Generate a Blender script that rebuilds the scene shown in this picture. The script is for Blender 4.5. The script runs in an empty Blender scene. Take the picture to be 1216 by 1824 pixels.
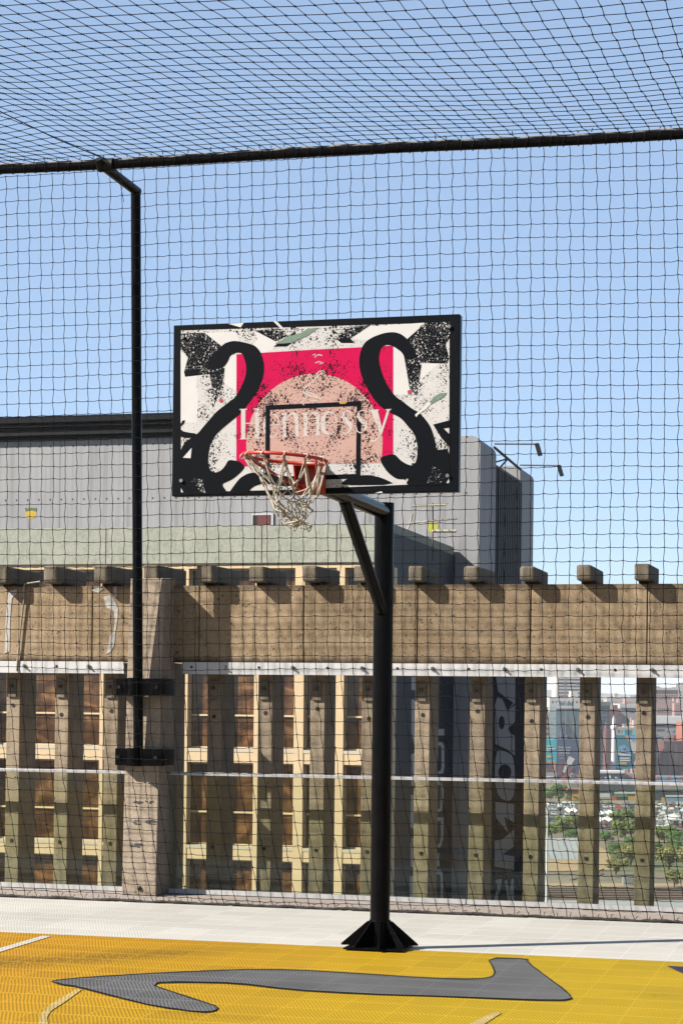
import bpy, bmesh, math, random
from mathutils import Vector, Matrix
random.seed(7)
SC = bpy.context.scene
COL = SC.collection
PI = math.pi

# ------------------------------------------------------------------ camera geometry
F = 3500.0; YAW = math.atan(922/3500.0); ROLL = 0.011; YH = 1246.0; EYE = 1.7
FW = Vector((-math.sin(YAW), math.cos(YAW), 0)); RT = Vector((math.cos(YAW), math.sin(YAW), 0)); UP = Vector((0, 0, 1))
CAM = Vector((0, 0, EYE))
def ray(px, py):
    u = px-608; v = py-YH
    x = u*math.cos(ROLL)+v*math.sin(ROLL); y = -u*math.sin(ROLL)+v*math.cos(ROLL)
    return FW*F+RT*x-UP*y
def onY(px, py, Y):
    d = ray(px, py); return CAM+d*(Y/d.y)
def onX(px, py, X):
    d = ray(px, py); return CAM+d*(X/d.x)
def onZ(px, py, Z):
    d = ray(px, py); return CAM+d*((Z-EYE)/d.z)
def far(px, py, dist):
    return CAM+ray(px, py)*(dist/F)

# ------------------------------------------------------------------ materials
def newmat(name):
    m = bpy.data.materials.new(name); m.use_nodes = True
    nt = m.node_tree; nt.nodes.clear()
    out = nt.nodes.new('ShaderNodeOutputMaterial')
    return m, nt, out
class NT:
    def __init__(s, nt): s.nt = nt; s.l = nt.links
    def n(s, t, **kw):
        x = s.nt.nodes.new(t)
        for k, v in kw.items():
            if k in x.inputs.keys() if isinstance(k, str) else False: x.inputs[k].default_value = v
            else: setattr(x, k, v)
        return x
    def link(s, a, b): s.l.new(a, b)
    def coord(s, kind='Object', scale=None):
        t = s.nt.nodes.new('ShaderNodeTexCoord'); o = t.outputs[kind]
        if scale:
            m = s.nt.nodes.new('ShaderNodeMapping'); m.inputs['Scale'].default_value = scale
            s.link(o, m.inputs['Vector']); o = m.outputs['Vector']
        return o
    def noise(s, vec, scale, detail=4, rough=.6, dist=0):
        x = s.nt.nodes.new('ShaderNodeTexNoise'); x.inputs['Scale'].default_value = scale
        x.inputs['Detail'].default_value = detail; x.inputs['Roughness'].default_value = rough; x.inputs['Distortion'].default_value = dist
        s.link(vec, x.inputs['Vector']); return x.outputs['Fac']
    def voro(s, vec, scale, rnd=1.0, feature='F1'):
        x = s.nt.nodes.new('ShaderNodeTexVoronoi'); x.inputs['Scale'].default_value = scale; x.feature = feature
        x.inputs['Randomness'].default_value = rnd
        s.link(vec, x.inputs['Vector']); return x.outputs['Distance']
    def ramp(s, fac, stops, interp='LINEAR'):
        x = s.nt.nodes.new('ShaderNodeValToRGB'); x.color_ramp.interpolation = interp
        e = x.color_ramp.elements
        while len(e) < len(stops): e.new(.5)
        for i, (p, c) in enumerate(stops):
            e[i].position = p
            e[i].color = (c, c, c, 1) if isinstance(c, (int, float)) else (*c, 1)
        s.link(fac, x.inputs['Fac']); return x.outputs['Color']
    def math(s, op, a, b=None, clamp=False):
        x = s.nt.nodes.new('ShaderNodeMath'); x.operation = op; x.use_clamp = clamp
        for i, v in enumerate((a, b)):
            if v is None: continue
            if isinstance(v, (int, float)): x.inputs[i].default_value = v
            else: s.link(v, x.inputs[i])
        return x.outputs[0]
    def mix(s, fac, a, b, blend='MIX'):
        x = s.nt.nodes.new('ShaderNodeMix'); x.data_type = 'RGBA'; x.blend_type = blend
        for sock, v in ((x.inputs[0], fac), (x.inputs[6], a), (x.inputs[7], b)):
            if isinstance(v, (int, float)): sock.default_value = v
            elif isinstance(v, tuple): sock.default_value = (*v, 1) if len(v) == 3 else v
            else: s.link(v, sock)
        return x.outputs[2]
    def bump(s, h, strength=.3, dist=.01):
        x = s.nt.nodes.new('ShaderNodeBump'); x.inputs['Strength'].default_value = strength; x.inputs['Distance'].default_value = dist
        s.link(h, x.inputs['Height']); return x.outputs['Normal']
    def sep(s, vec):
        x = s.nt.nodes.new('ShaderNodeSeparateXYZ'); s.link(vec, x.inputs[0]); return x.outputs
ALB = .40
def finish(nt, out, N, col, rough=.7, metal=0, spec=.4, normal=None):
    col = tuple(c*ALB for c in col) if isinstance(col, tuple) else N.mix(1.0, col, (ALB, ALB, ALB), 'MULTIPLY')
    p = nt.nodes.new('ShaderNodeBsdfPrincipled')
    if isinstance(col, tuple): p.inputs['Base Color'].default_value = (*col, 1)
    else: N.link(col, p.inputs['Base Color'])
    if isinstance(rough, (int, float)): p.inputs['Roughness'].default_value = rough
    else: N.link(rough, p.inputs['Roughness'])
    p.inputs['Metallic'].default_value = metal
    p.inputs['Specular IOR Level'].default_value = spec
    if normal is not None: N.link(normal, p.inputs['Normal'])
    N.link(p.outputs[0], out.inputs['Surface'])
    return p
def simple(name, c, rough=.6, var=.15, scale=6, metal=0, spec=.4, bump=0, bscale=60):
    m, nt, out = newmat(name); N = NT(nt); v = N.coord()
    f = N.noise(v, scale, 5, .65)
    a = tuple(x*(1-var) for x in c); b = tuple(min(1, x*(1+var)) for x in c)
    col = N.ramp(f, [(.3, a), (.7, b)])
    nm = N.bump(N.noise(v, bscale, 3), bump, .005) if bump else None
    finish(nt, out, N, col, rough, metal, spec, nm)
    return m
def concrete(name, c1, c2, pit=.5, scale=3.0, grime=.35, streak=True, zdark=None):
    """exposed rough concrete: blotches, aggregate, pits, run-off streaks"""
    m, nt, out = newmat(name); N = NT(nt); v = N.coord()
    big = N.noise(v, scale, 5, .65, .3)
    col = N.ramp(big, [(.3, c1), (.7, c2)])
    oi = nt.nodes.new('ShaderNodeObjectInfo')
    col = N.mix(1.0, col, N.ramp(oi.outputs['Random'], [(0, .80), (1, 1.12)]), 'MULTIPLY')
    blot = N.noise(v, 7, 6, .75, .6)
    col = N.mix(.8, col, N.ramp(blot, [(.33, .68), (.52, 1.0), (.7, 1.08)]), 'MULTIPLY')
    fine = N.noise(v, 90, 3, .7)
    col = N.mix(.75, col, N.ramp(fine, [(.28, .5), (.5, .95), (.72, 1.25)]), 'MULTIPLY')
    pits = N.voro(v, 26)
    pm = N.noise(v, 9, 2)
    pitm = N.math('LESS_THAN', pits, N.math('MULTIPLY', N.math('POWER', pm, 3.0), pit*1.1))
    col = N.mix(N.math('MULTIPLY', pitm, .8), col, tuple(x*.22 for x in c1))
    if streak:
        sv = N.coord(scale=(9, 9, .7))
        st = N.noise(sv, 1.4, 4, .7)
        col = N.mix(N.math('MULTIPLY', N.ramp(st, [(.52, 0), (.75, 1)]), grime), col, tuple(x*.3 for x in c1))
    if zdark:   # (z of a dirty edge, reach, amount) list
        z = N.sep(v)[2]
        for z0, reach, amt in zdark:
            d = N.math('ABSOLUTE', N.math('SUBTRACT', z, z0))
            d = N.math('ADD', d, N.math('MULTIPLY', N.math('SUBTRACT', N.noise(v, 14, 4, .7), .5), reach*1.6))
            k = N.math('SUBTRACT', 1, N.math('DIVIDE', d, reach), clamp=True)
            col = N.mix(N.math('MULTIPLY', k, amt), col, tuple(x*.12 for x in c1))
    h = N.math('SUBTRACT', N.math('ADD', N.math('MULTIPLY', fine, .5), big), N.math('MULTIPLY', pitm, 1.0))
    finish(nt, out, N, col, .92, 0, .2, N.bump(h, .5, .006))
    return m
M = {}
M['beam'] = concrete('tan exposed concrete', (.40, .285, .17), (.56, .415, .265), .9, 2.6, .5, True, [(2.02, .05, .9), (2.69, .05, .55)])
M['fin'] = concrete('grey tan concrete', (.42, .325, .22), (.53, .42, .30), .6, 3.5, .25)
M['stub'] = concrete('dark weathered concrete', (.24, .20, .145), (.36, .30, .225), .6, 9, .4)
M['pillar'] = concrete('pinkish concrete', (.43, .34, .25), (.57, .46, .35), .5, 3.0, .35)
M['kerb'] = concrete('pink screed', (.50, .42, .36), (.58, .50, .44), .2, 3, .1, False)
M['roofdeck'] = concrete('roof concrete', (.3, .28, .25), (.36, .33, .3), .3, 1, .1)
M['plaster'] = simple('white repair filler', (.60, .57, .53), .8, .22, 40, bump=.3)
M['strip'] = simple('white painted steel', (.78, .77, .76), .5, .07, 7, bump=.08, bscale=20)
M['black_paint'] = simple('glossy black paint', (.006, .006, .007), .2, .3, 8, spec=.05, bump=.04, bscale=50)
M['black_matt'] = simple('matt black', (.008, .008, .008), .6, .3, 20, spec=.2)
M['bar_tape'] = simple('grey plastic lashing', (.26, .25, .24), .7, .35, 25)
M['cord'] = simple('black net cord', (.006, .006, .007), .75, .3, 30, spec=.1)
M['rope'] = simple('scruffy dark rope', (.035, .028, .022), .9, .5, 60, bump=.6, bscale=200)
M['steel'] = simple('galvanised steel', (.42, .42, .41), .4, .15, 30, metal=.8)
M['rust'] = simple('rusty bolt', (.12, .07, .045), .8, .4, 60)
M['dark_hole'] = simple('dark hole', (.03, .022, .016), .9, .3, 60)
M['red_rim'] = simple('red rim paint', (.60, .035, .018), .38, .22, 25, bump=.05, bscale=70)
M['net_cord'] = simple('tan frayed twine', (.64, .57, .47), .9, .3, 80, bump=.5, bscale=400)
M['alu'] = simple('white aluminium', (.68, .66, .65), .45, .08, 12)
M['cable'] = simple('beige cable', (.42, .36, .27), .6, .1, 10)

def tile_mat(name, col, dirt=.12, gap=(.02, .018, .01), gapamt=.55, scuff=None, ribdir=1):
    """interlocking perforated sport tiles: diagonal ribs, tile joints"""
    m, nt, out = newmat(name); N = NT(nt); v = N.coord()
    x, y, z = N.sep(v)
    T = 0.305
    def saw(val, per):
        return N.math('FRACT', N.math('DIVIDE', N.math('ADD', val, 100.0*per), per))
    par_ = N.math('MODULO', N.math('ADD', N.math('FLOOR', N.math('DIVIDE', N.math('ADD', x, 30.5), T)), N.math('FLOOR', N.math('DIVIDE', N.math('ADD', y, 30.5), T))), 2)
    sgn = N.math('ADD', N.math('MULTIPLY', par_, .04), .42)
    a = saw(N.math('ADD', x, N.math('MULTIPLY', y, sgn)), .0225); b = saw(N.math('SUBTRACT', x, N.math('MULTIPLY', y, .45)), .047)
    g = N.math('MULTIPLY', N.math('LESS_THAN', a, .42), N.math('ADD', .55, N.math('MULTIPLY', N.math('LESS_THAN', b, .6), .45)))
    jx = N.math('LESS_THAN', saw(x, T), .02); jy = N.math('LESS_THAN', saw(y, T), .07)
    joint = N.math('MAXIMUM', jx, jy)
    big = N.noise(v, 1.1, 5, .7, .4)
    base = N.ramp(big, [(.3, tuple(c*(1-dirt) for c in col)), (.7, tuple(min(.9, c*(1+dirt*.5)) for c in col))])
    if scuff:
        sc = N.noise(N.coord(scale=(1.0, 3.2, 1)), 26, 4, .75)
        patch = N.noise(N.coord(scale=(.35, 1.6, 1)), 1.9, 3, .6, .5)
        k = N.math('MULTIPLY', N.ramp(sc, [(.5, 0), (.6, 1)]), N.ramp(patch, [(.60, 0), (.70, .8)]))
        # a long scuffed band where the end of the court is worn
        yb_ = N.math('SUBTRACT', y, N.math('ADD', 16.25, N.math('MULTIPLY', x, .9)))
        band = N.math('SUBTRACT', 1, N.math('DIVIDE', N.math('ABSOLUTE', yb_), .55), clamp=True)
        xm = N.math('MULTIPLY', N.math('MULTIPLY', N.math('SUBTRACT', -3.7, x), 1.2, True), 1.0)
        k2 = N.math('MULTIPLY', N.math('MULTIPLY', band, xm), N.ramp(N.noise(N.coord(scale=(1.0, 1.3, 1)), 34, 4, .8), [(.44, 0), (.50, 1)]))
        k = N.math('MAXIMUM', k, k2)
        warm = N.math('MULTIPLY', N.math('SUBTRACT', -2.0, x), .30, True)
        base = N.mix(N.math('MULTIPLY', warm, .8), base, (.66, .285, .006) if scuff[0] < .2 else col)
        base = N.mix(N.math('MULTIPLY', k, .85), base, scuff)
    wn2 = nt.nodes.new('ShaderNodeTexWhiteNoise'); wn2.noise_dimensions = '2D'
    cb2 = nt.nodes.new('ShaderNodeCombineXYZ'); N.link(N.math('FLOOR', N.math('DIVIDE', x, T)), cb2.inputs[0]); N.link(N.math('FLOOR', N.math('DIVIDE', y, T)), cb2.inputs[1])
    N.link(cb2.outputs[0], wn2.inputs['Vector'])
    base = N.mix(1.0, base, N.ramp(wn2.outputs['Value'], [(0, .90), (1, 1.04)]), 'MULTIPLY')      # tiles fade unevenly
    col2 = N.mix(N.math('MULTIPLY', g, gapamt), base, gap)
    tint = N.math('MULTIPLY', joint, .4)
    col2 = N.mix(tint, col2, tuple(min(.9, c*1.35+.03) for c in col))
    h = N.math('SUBTRACT', 1, N.math('ADD', N.math('MULTIPLY', g, .8), joint))
    finish(nt, out, N, col2, .6, 0, .12, N.bump(h, .25, .004))
    return m
M['white_tile'] = tile_mat('white sport tile', (.72, .69, .625), .08, (.36, .34, .30), .5, (.40, .36, .30))
M['yellow_tile'] = tile_mat('yellow sport tile', (.60, .40, .004), .12, (.18, .11, .002), .72, (.085, .045, .004))
M['grey_tile'] = tile_mat('grey painted tile', (.19, .187, .187), .32, (.045, .045, .045), .85)
M['black_tile'] = tile_mat('black painted tile', (.03, .028, .026), .2, (.008, .008, .008), .5)
M['purple_tile'] = tile_mat('dark purple painted tile', (.05, .04, .11), .2, (.01, .01, .02), .5)
M['worn_white'] = tile_mat('worn white line paint', (.66, .49, .18), .3, (.24, .15, .02), .7, (.58, .38, .01))
M['line_white'] = tile_mat('white line paint', (.72, .68, .60), .1, (.35, .28, .15), .6)

# printed board sheets (speckle is part of the print)
def print_mat(name, base, dot=None, dens=.5, scale=120, clump=(.45, .62), soft=.45, extra=None):
    m, nt, out = newmat(name); N = NT(nt); v = N.coord()
    xx, yy, zz = N.sep(v)
    cb = nt.nodes.new('ShaderNodeCombineXYZ')
    N.link(N.math('ABSOLUTE', xx), cb.inputs[0]); N.link(zz, cb.inputs[2])
    mv = cb.outputs[0]
    f = N.noise(v, 5, 4)
    col = N.ramp(f, [(.3, tuple(c*.93 for c in base)), (.7, base)])
    wear = N.noise(N.coord(scale=(1, 1, 14)), 5, 5, .8)
    col = N.mix(N.math('MULTIPLY', N.ramp(wear, [(.70, 0), (.73, 1)]), .45), col, (.75, .72, .70))
    if dot:
        cl = N.noise(mv, 5.5, 3, .55)
        amt = N.ramp(cl, [(clump[0], 0.0), (clump[1], 1.0)])
        for sc, th in ((scale, dens), (scale*.55, dens*.8), (scale*2.0, dens*.9)):
            d = N.voro(mv, sc)
            wob = N.math('MULTIPLY', N.math('SUBTRACT', N.noise(v, sc*1.5, 2), .5), .5)
            k = N.math('LESS_THAN', N.math('ADD', d, wob), N.math('MULTIPLY', amt, th))
            col = N.mix(k, col, dot)
    finish(nt, out, N, col, .5, 0, .05)
    return m
BLK = (.005, .0065, .010)
M['b_black'] = print_mat('board black', BLK)
M['b_white'] = print_mat('board white speckled', (.78, .76, .75), (.02, .02, .022), .41, 74, (.34, .64))
M['b_plain'] = simple('board white', (.80, .78, .77), .45, .05, 5)
M['b_speck'] = print_mat('board black with white specks', BLK, (.76, .74, .73), .27, 74, (.25, .6))
M['b_red'] = print_mat('board red speckled', (.74, .006, .10), (.03, .006, .012), .44, 76, (.32, .62))
M['b_pink'] = print_mat('board pink speckled', (.72, .46, .40), (.03, .022, .022), .43, 76, (.29, .60))
M['b_letter'] = print_mat('faded white lettering', (.78, .70, .67), (.30, .16, .15), .40, 80, (.38, .66))
M['b_green'] = simple('green torn sticker', (.16, .26, .19), .6, .2, 20)
M['b_dot'] = simple('red dot', (.60, .01, .06), .5, .1, 20)
M['b_orange'] = simple('orange scrape', (.65, .32, .04), .6, .2, 40)
M['b_edge'] = simple('board blue black edge', (.02, .035, .06), .4, .15, 20)

def glass_mat():
    m, nt, out = newmat('balustrade glass'); N = NT(nt)
    t = nt.nodes.new('ShaderNodeBsdfTransparent'); t.inputs[0].default_value = (.90, .93, .88, 1)
    g = nt.nodes.new('ShaderNodeBsdfGlossy'); g.inputs['Roughness'].default_value = .02
    fr = nt.nodes.new('ShaderNodeFresnel'); fr.inputs['IOR'].default_value = 1.45
    mx = nt.nodes.new('ShaderNodeMixShader')
    ge_ = nt.nodes.new('ShaderNodeNewGeometry'); front = N.math('SUBTRACT', 1, ge_.outputs['Backfacing'])
    N.link(N.math('MULTIPLY', fr.outputs[0], front), mx.inputs[0]); N.link(t.outputs[0], mx.inputs[1]); N.link(g.outputs[0], mx.inputs[2])
    N.link(mx.outputs[0], out.inputs['Surface'])
    return m
M['glass'] = glass_mat()

# ------------------------------------------------------------------ mesh builder
class MB:
    def __init__(s): s.v = []; s.f = []; s.m = []; s.sm = []
    def add(s, vs, fs, mi=0, smooth=False):
        o = len(s.v); s.v += [tuple(x) for x in vs]
        for f in fs: s.f.append([i+o for i in f]); s.m.append(mi); s.sm.append(smooth)
    def box(s, x0, x1, y0, y1, z0, z1, mi=0):
        s.obox(Vector((x0, y0, z0)), Vector((x1-x0, 0, 0)), Vector((0, y1-y0, 0)), Vector((0, 0, z1-z0)), mi)
    def obox(s, o, a, b, c, mi=0):
        p = [o, o+a, o+a+b, o+b, o+c, o+a+c, o+a+b+c, o+b+c]
        s.add(p, [(0, 3, 2, 1), (4, 5, 6, 7), (0, 1, 5, 4), (1, 2, 6, 5), (2, 3, 7, 6), (3, 0, 4, 7)], mi)
    def tube(s, pts, r, n=8, mi=0, caps=True, closed=False, smooth=True):
        pts = [Vector(p) for p in pts]; L = len(pts); rings = []
        rr = r if isinstance(r, (list, tuple)) else [r]*L
        prev = None
        for i, p in enumerate(pts):
            if closed: t = pts[(i+1) % L]-pts[i-1]
            else: t = pts[min(i+1, L-1)]-pts[max(i-1, 0)]
            if t.length < 1e-9: t = Vector((0, 0, 1))
            t.normalize()
            if prev is None:
                a = Vector((0, 0, 1)) if abs(t.z) < .9 else Vector((0, 1, 0))
            else: a = prev
            u = (a-t*a.dot(t))
            if u.length < 1e-6: u = t.orthogonal()
            u.normalize(); w = t.cross(u); prev = u
            rings.append([p+(u*math.cos(2*PI*k/n)+w*math.sin(2*PI*k/n))*rr[i] for k in range(n)])
        vs = [q for R in rings for q in R]; fs = []
        for i in range(L if closed else L-1):
            j = (i+1) % L
            for k in range(n):
                fs.append((i*n+k, i*n+(k+1) % n, j*n+(k+1) % n, j*n+k))
        s.add(vs, fs, mi, smooth)
        if caps and not closed:
            s.add(rings[0], [tuple(range(n-1, -1, -1))], mi); s.add(rings[-1], [tuple(range(n))], mi)
    def prism(s, poly, off, mi=0):
        """flat polygon (list of Vectors) extruded by vector off"""
        n = len(poly); vs = [Vector(p) for p in poly]+[Vector(p)+off for p in poly]
        s.add(vs, [tuple(range(n)), tuple(range(2*n-1, n-1, -1))]+[(i, i+n, (i+1) % n+n, (i+1) % n) for i in range(n)], mi)
    def poly(s, pts, mi=0): s.add(pts, [tuple(range(len(pts)))], mi)
    def sphere(s, c, r, mi=0, n=8, m=5):
        c = Vector(c); vs = []; fs = []
        for i in range(m+1):
            th = PI*i/m
            for k in range(n):
                ph = 2*PI*k/n; vs.append(c+Vector((math.sin(th)*math.cos(ph), math.sin(th)*math.sin(ph), math.cos(th)))*r)
        for i in range(m):
            for k in range(n): fs.append((i*n+k, i*n+(k+1) % n, (i+1)*n+(k+1) % n, (i+1)*n+k))
        s.add(vs, fs, mi, True)
    def build(s, name, mats, parent=None, origin=None, bevel=0):
        o = Vector(origin) if origin is not None else Vector((0, 0, 0))
        me = bpy.data.meshes.new(name)
        me.from_pydata([(v[0]-o.x, v[1]-o.y, v[2]-o.z) for v in s.v], [], s.f)
        if not isinstance(mats, (list, tuple)): mats = [mats]
        for m in mats: me.materials.append(m)
        for p, mi, sm in zip(me.polygons, s.m, s.sm): p.material_index = mi; p.use_smooth = sm
        me.update()
        ob = bpy.data.objects.new(name, me); COL.objects.link(ob)
        if parent is not None:
            ob.parent = parent
            w = Vector((0, 0, 0)); q = parent
            while q: w += q.location; q = q.parent
            ob.location = o-w
        else: ob.location = o
        if bevel:
            b = ob.modifiers.new('bevel', 'BEVEL'); b.width = bevel; b.segments = 2; b.limit_method = 'ANGLE'
        return ob
def tag(o, label, cat=None, group=None, kind=None):
    if label: o['label'] = label
    if cat: o['category'] = cat
    if group: o['group'] = group
    if kind: o['kind'] = kind
    return o
def thing(name, label, cat, loc=(0, 0, 0), group=None):
    o = bpy.data.objects.new(name, None); COL.objects.link(o); o.location = loc; o.empty_display_size = .2
    return tag(o, label, cat, group)
def copy_tree(o, parent=None):
    c = o.copy(); COL.objects.link(c)
    if parent: c.parent = parent
    for ch in list(o.children): copy_tree(ch, c)
    return c
def chaikin(p, it=2):
    for _ in range(it):
        q = []
        n = len(p)
        for i in range(n):
            a = p[i]; b = p[(i+1) % n]
            q.append((a[0]*.78+b[0]*.22, a[1]*.78+b[1]*.22)); q.append((a[0]*.22+b[0]*.78, a[1]*.22+b[1]*.78))
        p = q
    return p

# ------------------------------------------------------------------ world, sun, camera
AZ = math.radians(31.8); EL = math.radians(37.3)
w = bpy.data.worlds.new('World'); SC.world = w; w.use_nodes = True
wn = w.node_tree; wn.nodes.clear()
sky = wn.nodes.new('ShaderNodeTexSky'); sky.sky_type = 'NISHITA'; sky.sun_disc = False
sky.sun_elevation = EL; sky.sun_rotation = math.atan2(-math.cos(AZ), -math.sin(AZ))
sky.altitude = 1700; sky.air_density = 1.0; sky.dust_density = 1.3; sky.ozone_density = 1.8
bg = wn.nodes.new('ShaderNodeBackground'); bg.inputs[1].default_value = .061
wo = wn.nodes.new('ShaderNodeOutputWorld')
mixs = wn.nodes.new('ShaderNodeMix'); mixs.data_type = 'RGBA'; mixs.inputs[0].default_value = .55
mixs.inputs[7].default_value = (2.2, 2.95, 4.15, 1)          # thin even haze veil over the whole sky
wn.links.new(sky.outputs[0], mixs.inputs[6]); wn.links.new(mixs.outputs[2], bg.inputs[0]); wn.links.new(bg.outputs[0], wo.inputs[0])
sun = bpy.data.lights.new('sun', 'SUN'); sun.energy = 5.0; sun.angle = math.radians(.5); sun.color = (1, .94, .85)
so = bpy.data.objects.new('sun', sun); COL.objects.link(so)
d = Vector((math.cos(EL)*math.cos(AZ), math.cos(EL)*math.sin(AZ), -math.sin(EL)))
so.rotation_euler = d.to_track_quat('-Z', 'Y').to_euler(); so.location = (-20, -15, 25)
cam = bpy.data.cameras.new('camera'); co = bpy.data.objects.new('camera', cam); COL.objects.link(co); SC.camera = co
cam.sensor_fit = 'VERTICAL'; cam.sensor_height = 36; cam.lens = 36*F/1824
cam.shift_y = (YH-912)/1824*math.cos(ROLL); cam.shift_x = 0
cam.clip_start = .05; cam.clip_end = 30000
Mx = Matrix((RT, UP, -FW)).transposed()       # columns right, up, back
Mroll = Matrix.Rotation(ROLL, 3, 'Z')
rot = Mx @ Mroll
co.matrix_world = Matrix.Translation(CAM) @ rot.to_4x4()
cam.shift_x = -(YH-912)/1824*math.sin(ROLL)*0
SC.view_settings.view_transform = 'Standard'; SC.view_settings.look = 'None'; SC.view_settings.gamma = 1
SC.view_settings.exposure = 1.75
SC.cycles.max_bounces = 8; SC.cycles.diffuse_bounces = 1; SC.cycles.transparent_max_bounces = 24
SC.cycles.volume_step_rate = 4; SC.cycles.volume_max_steps = 64

# ------------------------------------------------------------------ court floor
def zpoly(pts, z, sm=0):
    if sm: pts = chaikin(pts, sm)
    return [onZ(x, y, z) for x, y in pts]
YE = 15.31
b = MB(); b.box(-14, 12, -9, YE, -.018, 0)
tag(b.build('court_floor', M['white_tile']), 'white perforated sport tiles at the court edge', None, None, 'structure')
b = MB(); b.poly([(-14, -9, .004), (12, -9, .004), (12, 13.03, .004), (-14, 13.03, .004)])
tag(b.build('court_paint', M['yellow_tile']), 'yellow playing area of the court', None, None, 'structure')
gx = [(86, 1746), (160, 1739), (300, 1731), (420, 1726), (520, 1726), (640, 1733), (760, 1741), (850, 1743), (876, 1739), (880, 1730), (866, 1704.5), (942, 1707), (938, 1712), (975, 1740), (1010, 1765), (1022, 1783), (940, 1782), (800, 1776), (640, 1771), (520, 1764), (420, 1752), (330, 1750), (268, 1752), (300, 1763), (350, 1779), (392, 1793), (384, 1802), (360, 1804), (280, 1794), (200, 1775), (140, 1759), (106, 1754)]
bk = MB(); bk.poly(zpoly(gx, .008, 1))
def inset(P, d):
    n = len(P); ar = sum(P[i][0]*P[(i+1) % n][1]-P[(i+1) % n][0]*P[i][1] for i in range(n)); sg = 1 if ar > 0 else -1
    Q = []
    for i in range(n):
        a, c = P[i-1], P[(i+1) % n]; tx, ty = c[0]-a[0], c[1]-a[1]; l = math.hypot(tx, ty) or 1
        dd = d*(.75+.5*random.random()); Q.append((P[i][0]-ty/l*dd*sg, P[i][1]+tx/l*dd*sg*.8))
    return Q
gi = inset(chaikin(gx, 1), 3.0)
tag(bk.build('court_outline', M['black_tile']), 'black outline of the grey court shape', None, None, 'structure')
b = MB(); b.poly(zpoly(gi, .012, 0))
tag(b.build('court_shape', M['grey_tile']), 'grey painted curved shape on the yellow court', None, None, 'structure')
b = MB(); b.poly(zpoly([(-40, 1700), (76, 1666.6), (92, 1667.4), (-40, 1708)], .008))
tag(b.build('court_line', M['line_white']), 'white painted line on the yellow court', None, None, 'structure')
b = MB()
b.poly(zpoly([(138, 1761), (147, 1762), (114, 1786), (92, 1800), (84, 1812), (90, 1850), (66, 1850), (72, 1806), (94, 1786)], .008))
b.poly(zpoly([(880, 1802), (893, 1804), (880, 1812), (850, 1832), (800, 1860), (780, 1860), (838, 1822)], .008))
tag(b.build('court_wear', M['worn_white']), 'worn white line marks on the yellow court', None, None, 'structure')
b = MB(); b.poly(zpoly([(1186, 1720), (1300, 1726), (1300, 1752), (1216, 1734)], .008))
tag(b.build('court_corner', M['purple_tile']), 'dark purple painted corner on the court', None, None, 'structure')
b = MB(); b.box(-14, 12, -9, 16.42, -6, -.022)
tag(b.build('roof_deck', M['kerb']), 'pinkish screeded roof edge', None, None, 'structure')

# ------------------------------------------------------------------ parapet of precast concrete
YB = 16.43; YF = 16.57; ZT = 2.69; ZB = 2.015
par = thing('concrete_parapet', 'tan precast concrete parapet with upright slats and stub beam ends along the roof edge', 'parapet', (-4, YB, 0))
joints = [onY(x, 1100, YB).x for x in (165, 355, 541, 743, 945, 1152)]
pitch = .968
xs = [joints[0]-pitch*3, joints[0]-pitch*2, joints[0]-pitch]+joints+[joints[-1]+pitch*k for k in (1, 2, 3)]
for a, c in zip(xs[:-1], xs[1:]):
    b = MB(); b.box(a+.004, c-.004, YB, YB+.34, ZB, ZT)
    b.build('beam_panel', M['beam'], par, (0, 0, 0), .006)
b = MB(); b.box(xs[0], xs[-1], YB+.02, YB+.33, ZB+.004, ZT-.006)
b.build('beam_core', M['dark_hole'], par)
fpx = [(10, 37), (97, 123), (186, 210), (285, 300), (369, 395), (460, 484), (552, 578), (644, 670), (738, 765), (836, 863), (933, 961), (1031, 1059), (1131, 1160)]
fx = [(onY(p, 1300, YF).x+onY(q, 1300, YF).x)/2 for p, q in fpx]
fx = [fx[0]-.47*2, fx[0]-.47]+fx+[fx[-1]+.478*k for k in range(1, 6)]
for i, x in enumerate(fx):
    b = MB(); wv = .066
    b.box(x-wv, x+wv, YF, YF+.37, -1.4, ZB-.004)
    f = b.build('fin', M['fin'], par, (x, YF, 0), .006)
    b = MB()     # anchor plate with a bolt at the head of the slat
    b.box(x-.045, x+.035, YF-.018, YF-.003, 1.69, 1.86)
    b.build('anchor_plate', M['stub'], f, None, .004)
    b = MB()
    c0 = Vector((x-.008, YF, 1.79)); b.tube([c0+Vector((0, -.005, 0)), c0+Vector((0, -.05, 0))], .016, 8)
    b.build('bolt', M['rust'], f)
    for dz, r in ((1.575+.03*((i*7) % 3-1)*1.3, .019), (.38, .018)):
        b = MB(); cx = x+.004*((i*5) % 3-1)
        c0 = Vector((cx, YF-.0012, dz))
        n = 9; ring = [c0+Vector((math.cos(2*PI*k/n)*r*(.85+.3*random.random()), 0, math.sin(2*PI*k/n)*r*(.85+.3*random.random()))) for k in range(n)]
        b.prism(ring, Vector((0, -.0022, 0))); b.build('tie_hole', M['dark_hole'], f)
spx = [(-5, 13, 1009), (77, 101, 1007.5), (167, 192, 1007), (255, 281, 1006), (350, 378, 1007), (444, 470, 1009), (538, 565, 1008), (630, 656, 1008), (727, 752, 1008), (825, 851, 1008), (925, 951, 1008), (1026, 1053, 1006), (1129, 1156, 1004)]
YS = YB-.135
sx = []
for p, q, t in spx:
    A_ = onY(p, t, YS); B_ = onY(q, t, YS); sx.append((A_.x, B_.x, A_.z))
sx = [(sx[0][0]-.47*k, sx[0][1]-.47*k, sx[0][2]) for k in (2, 1)]+sx+[(sx[-1][0]+.487*k, sx[-1][1]+.487*k, sx[-1][2]) for k in range(1, 6)]
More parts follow.
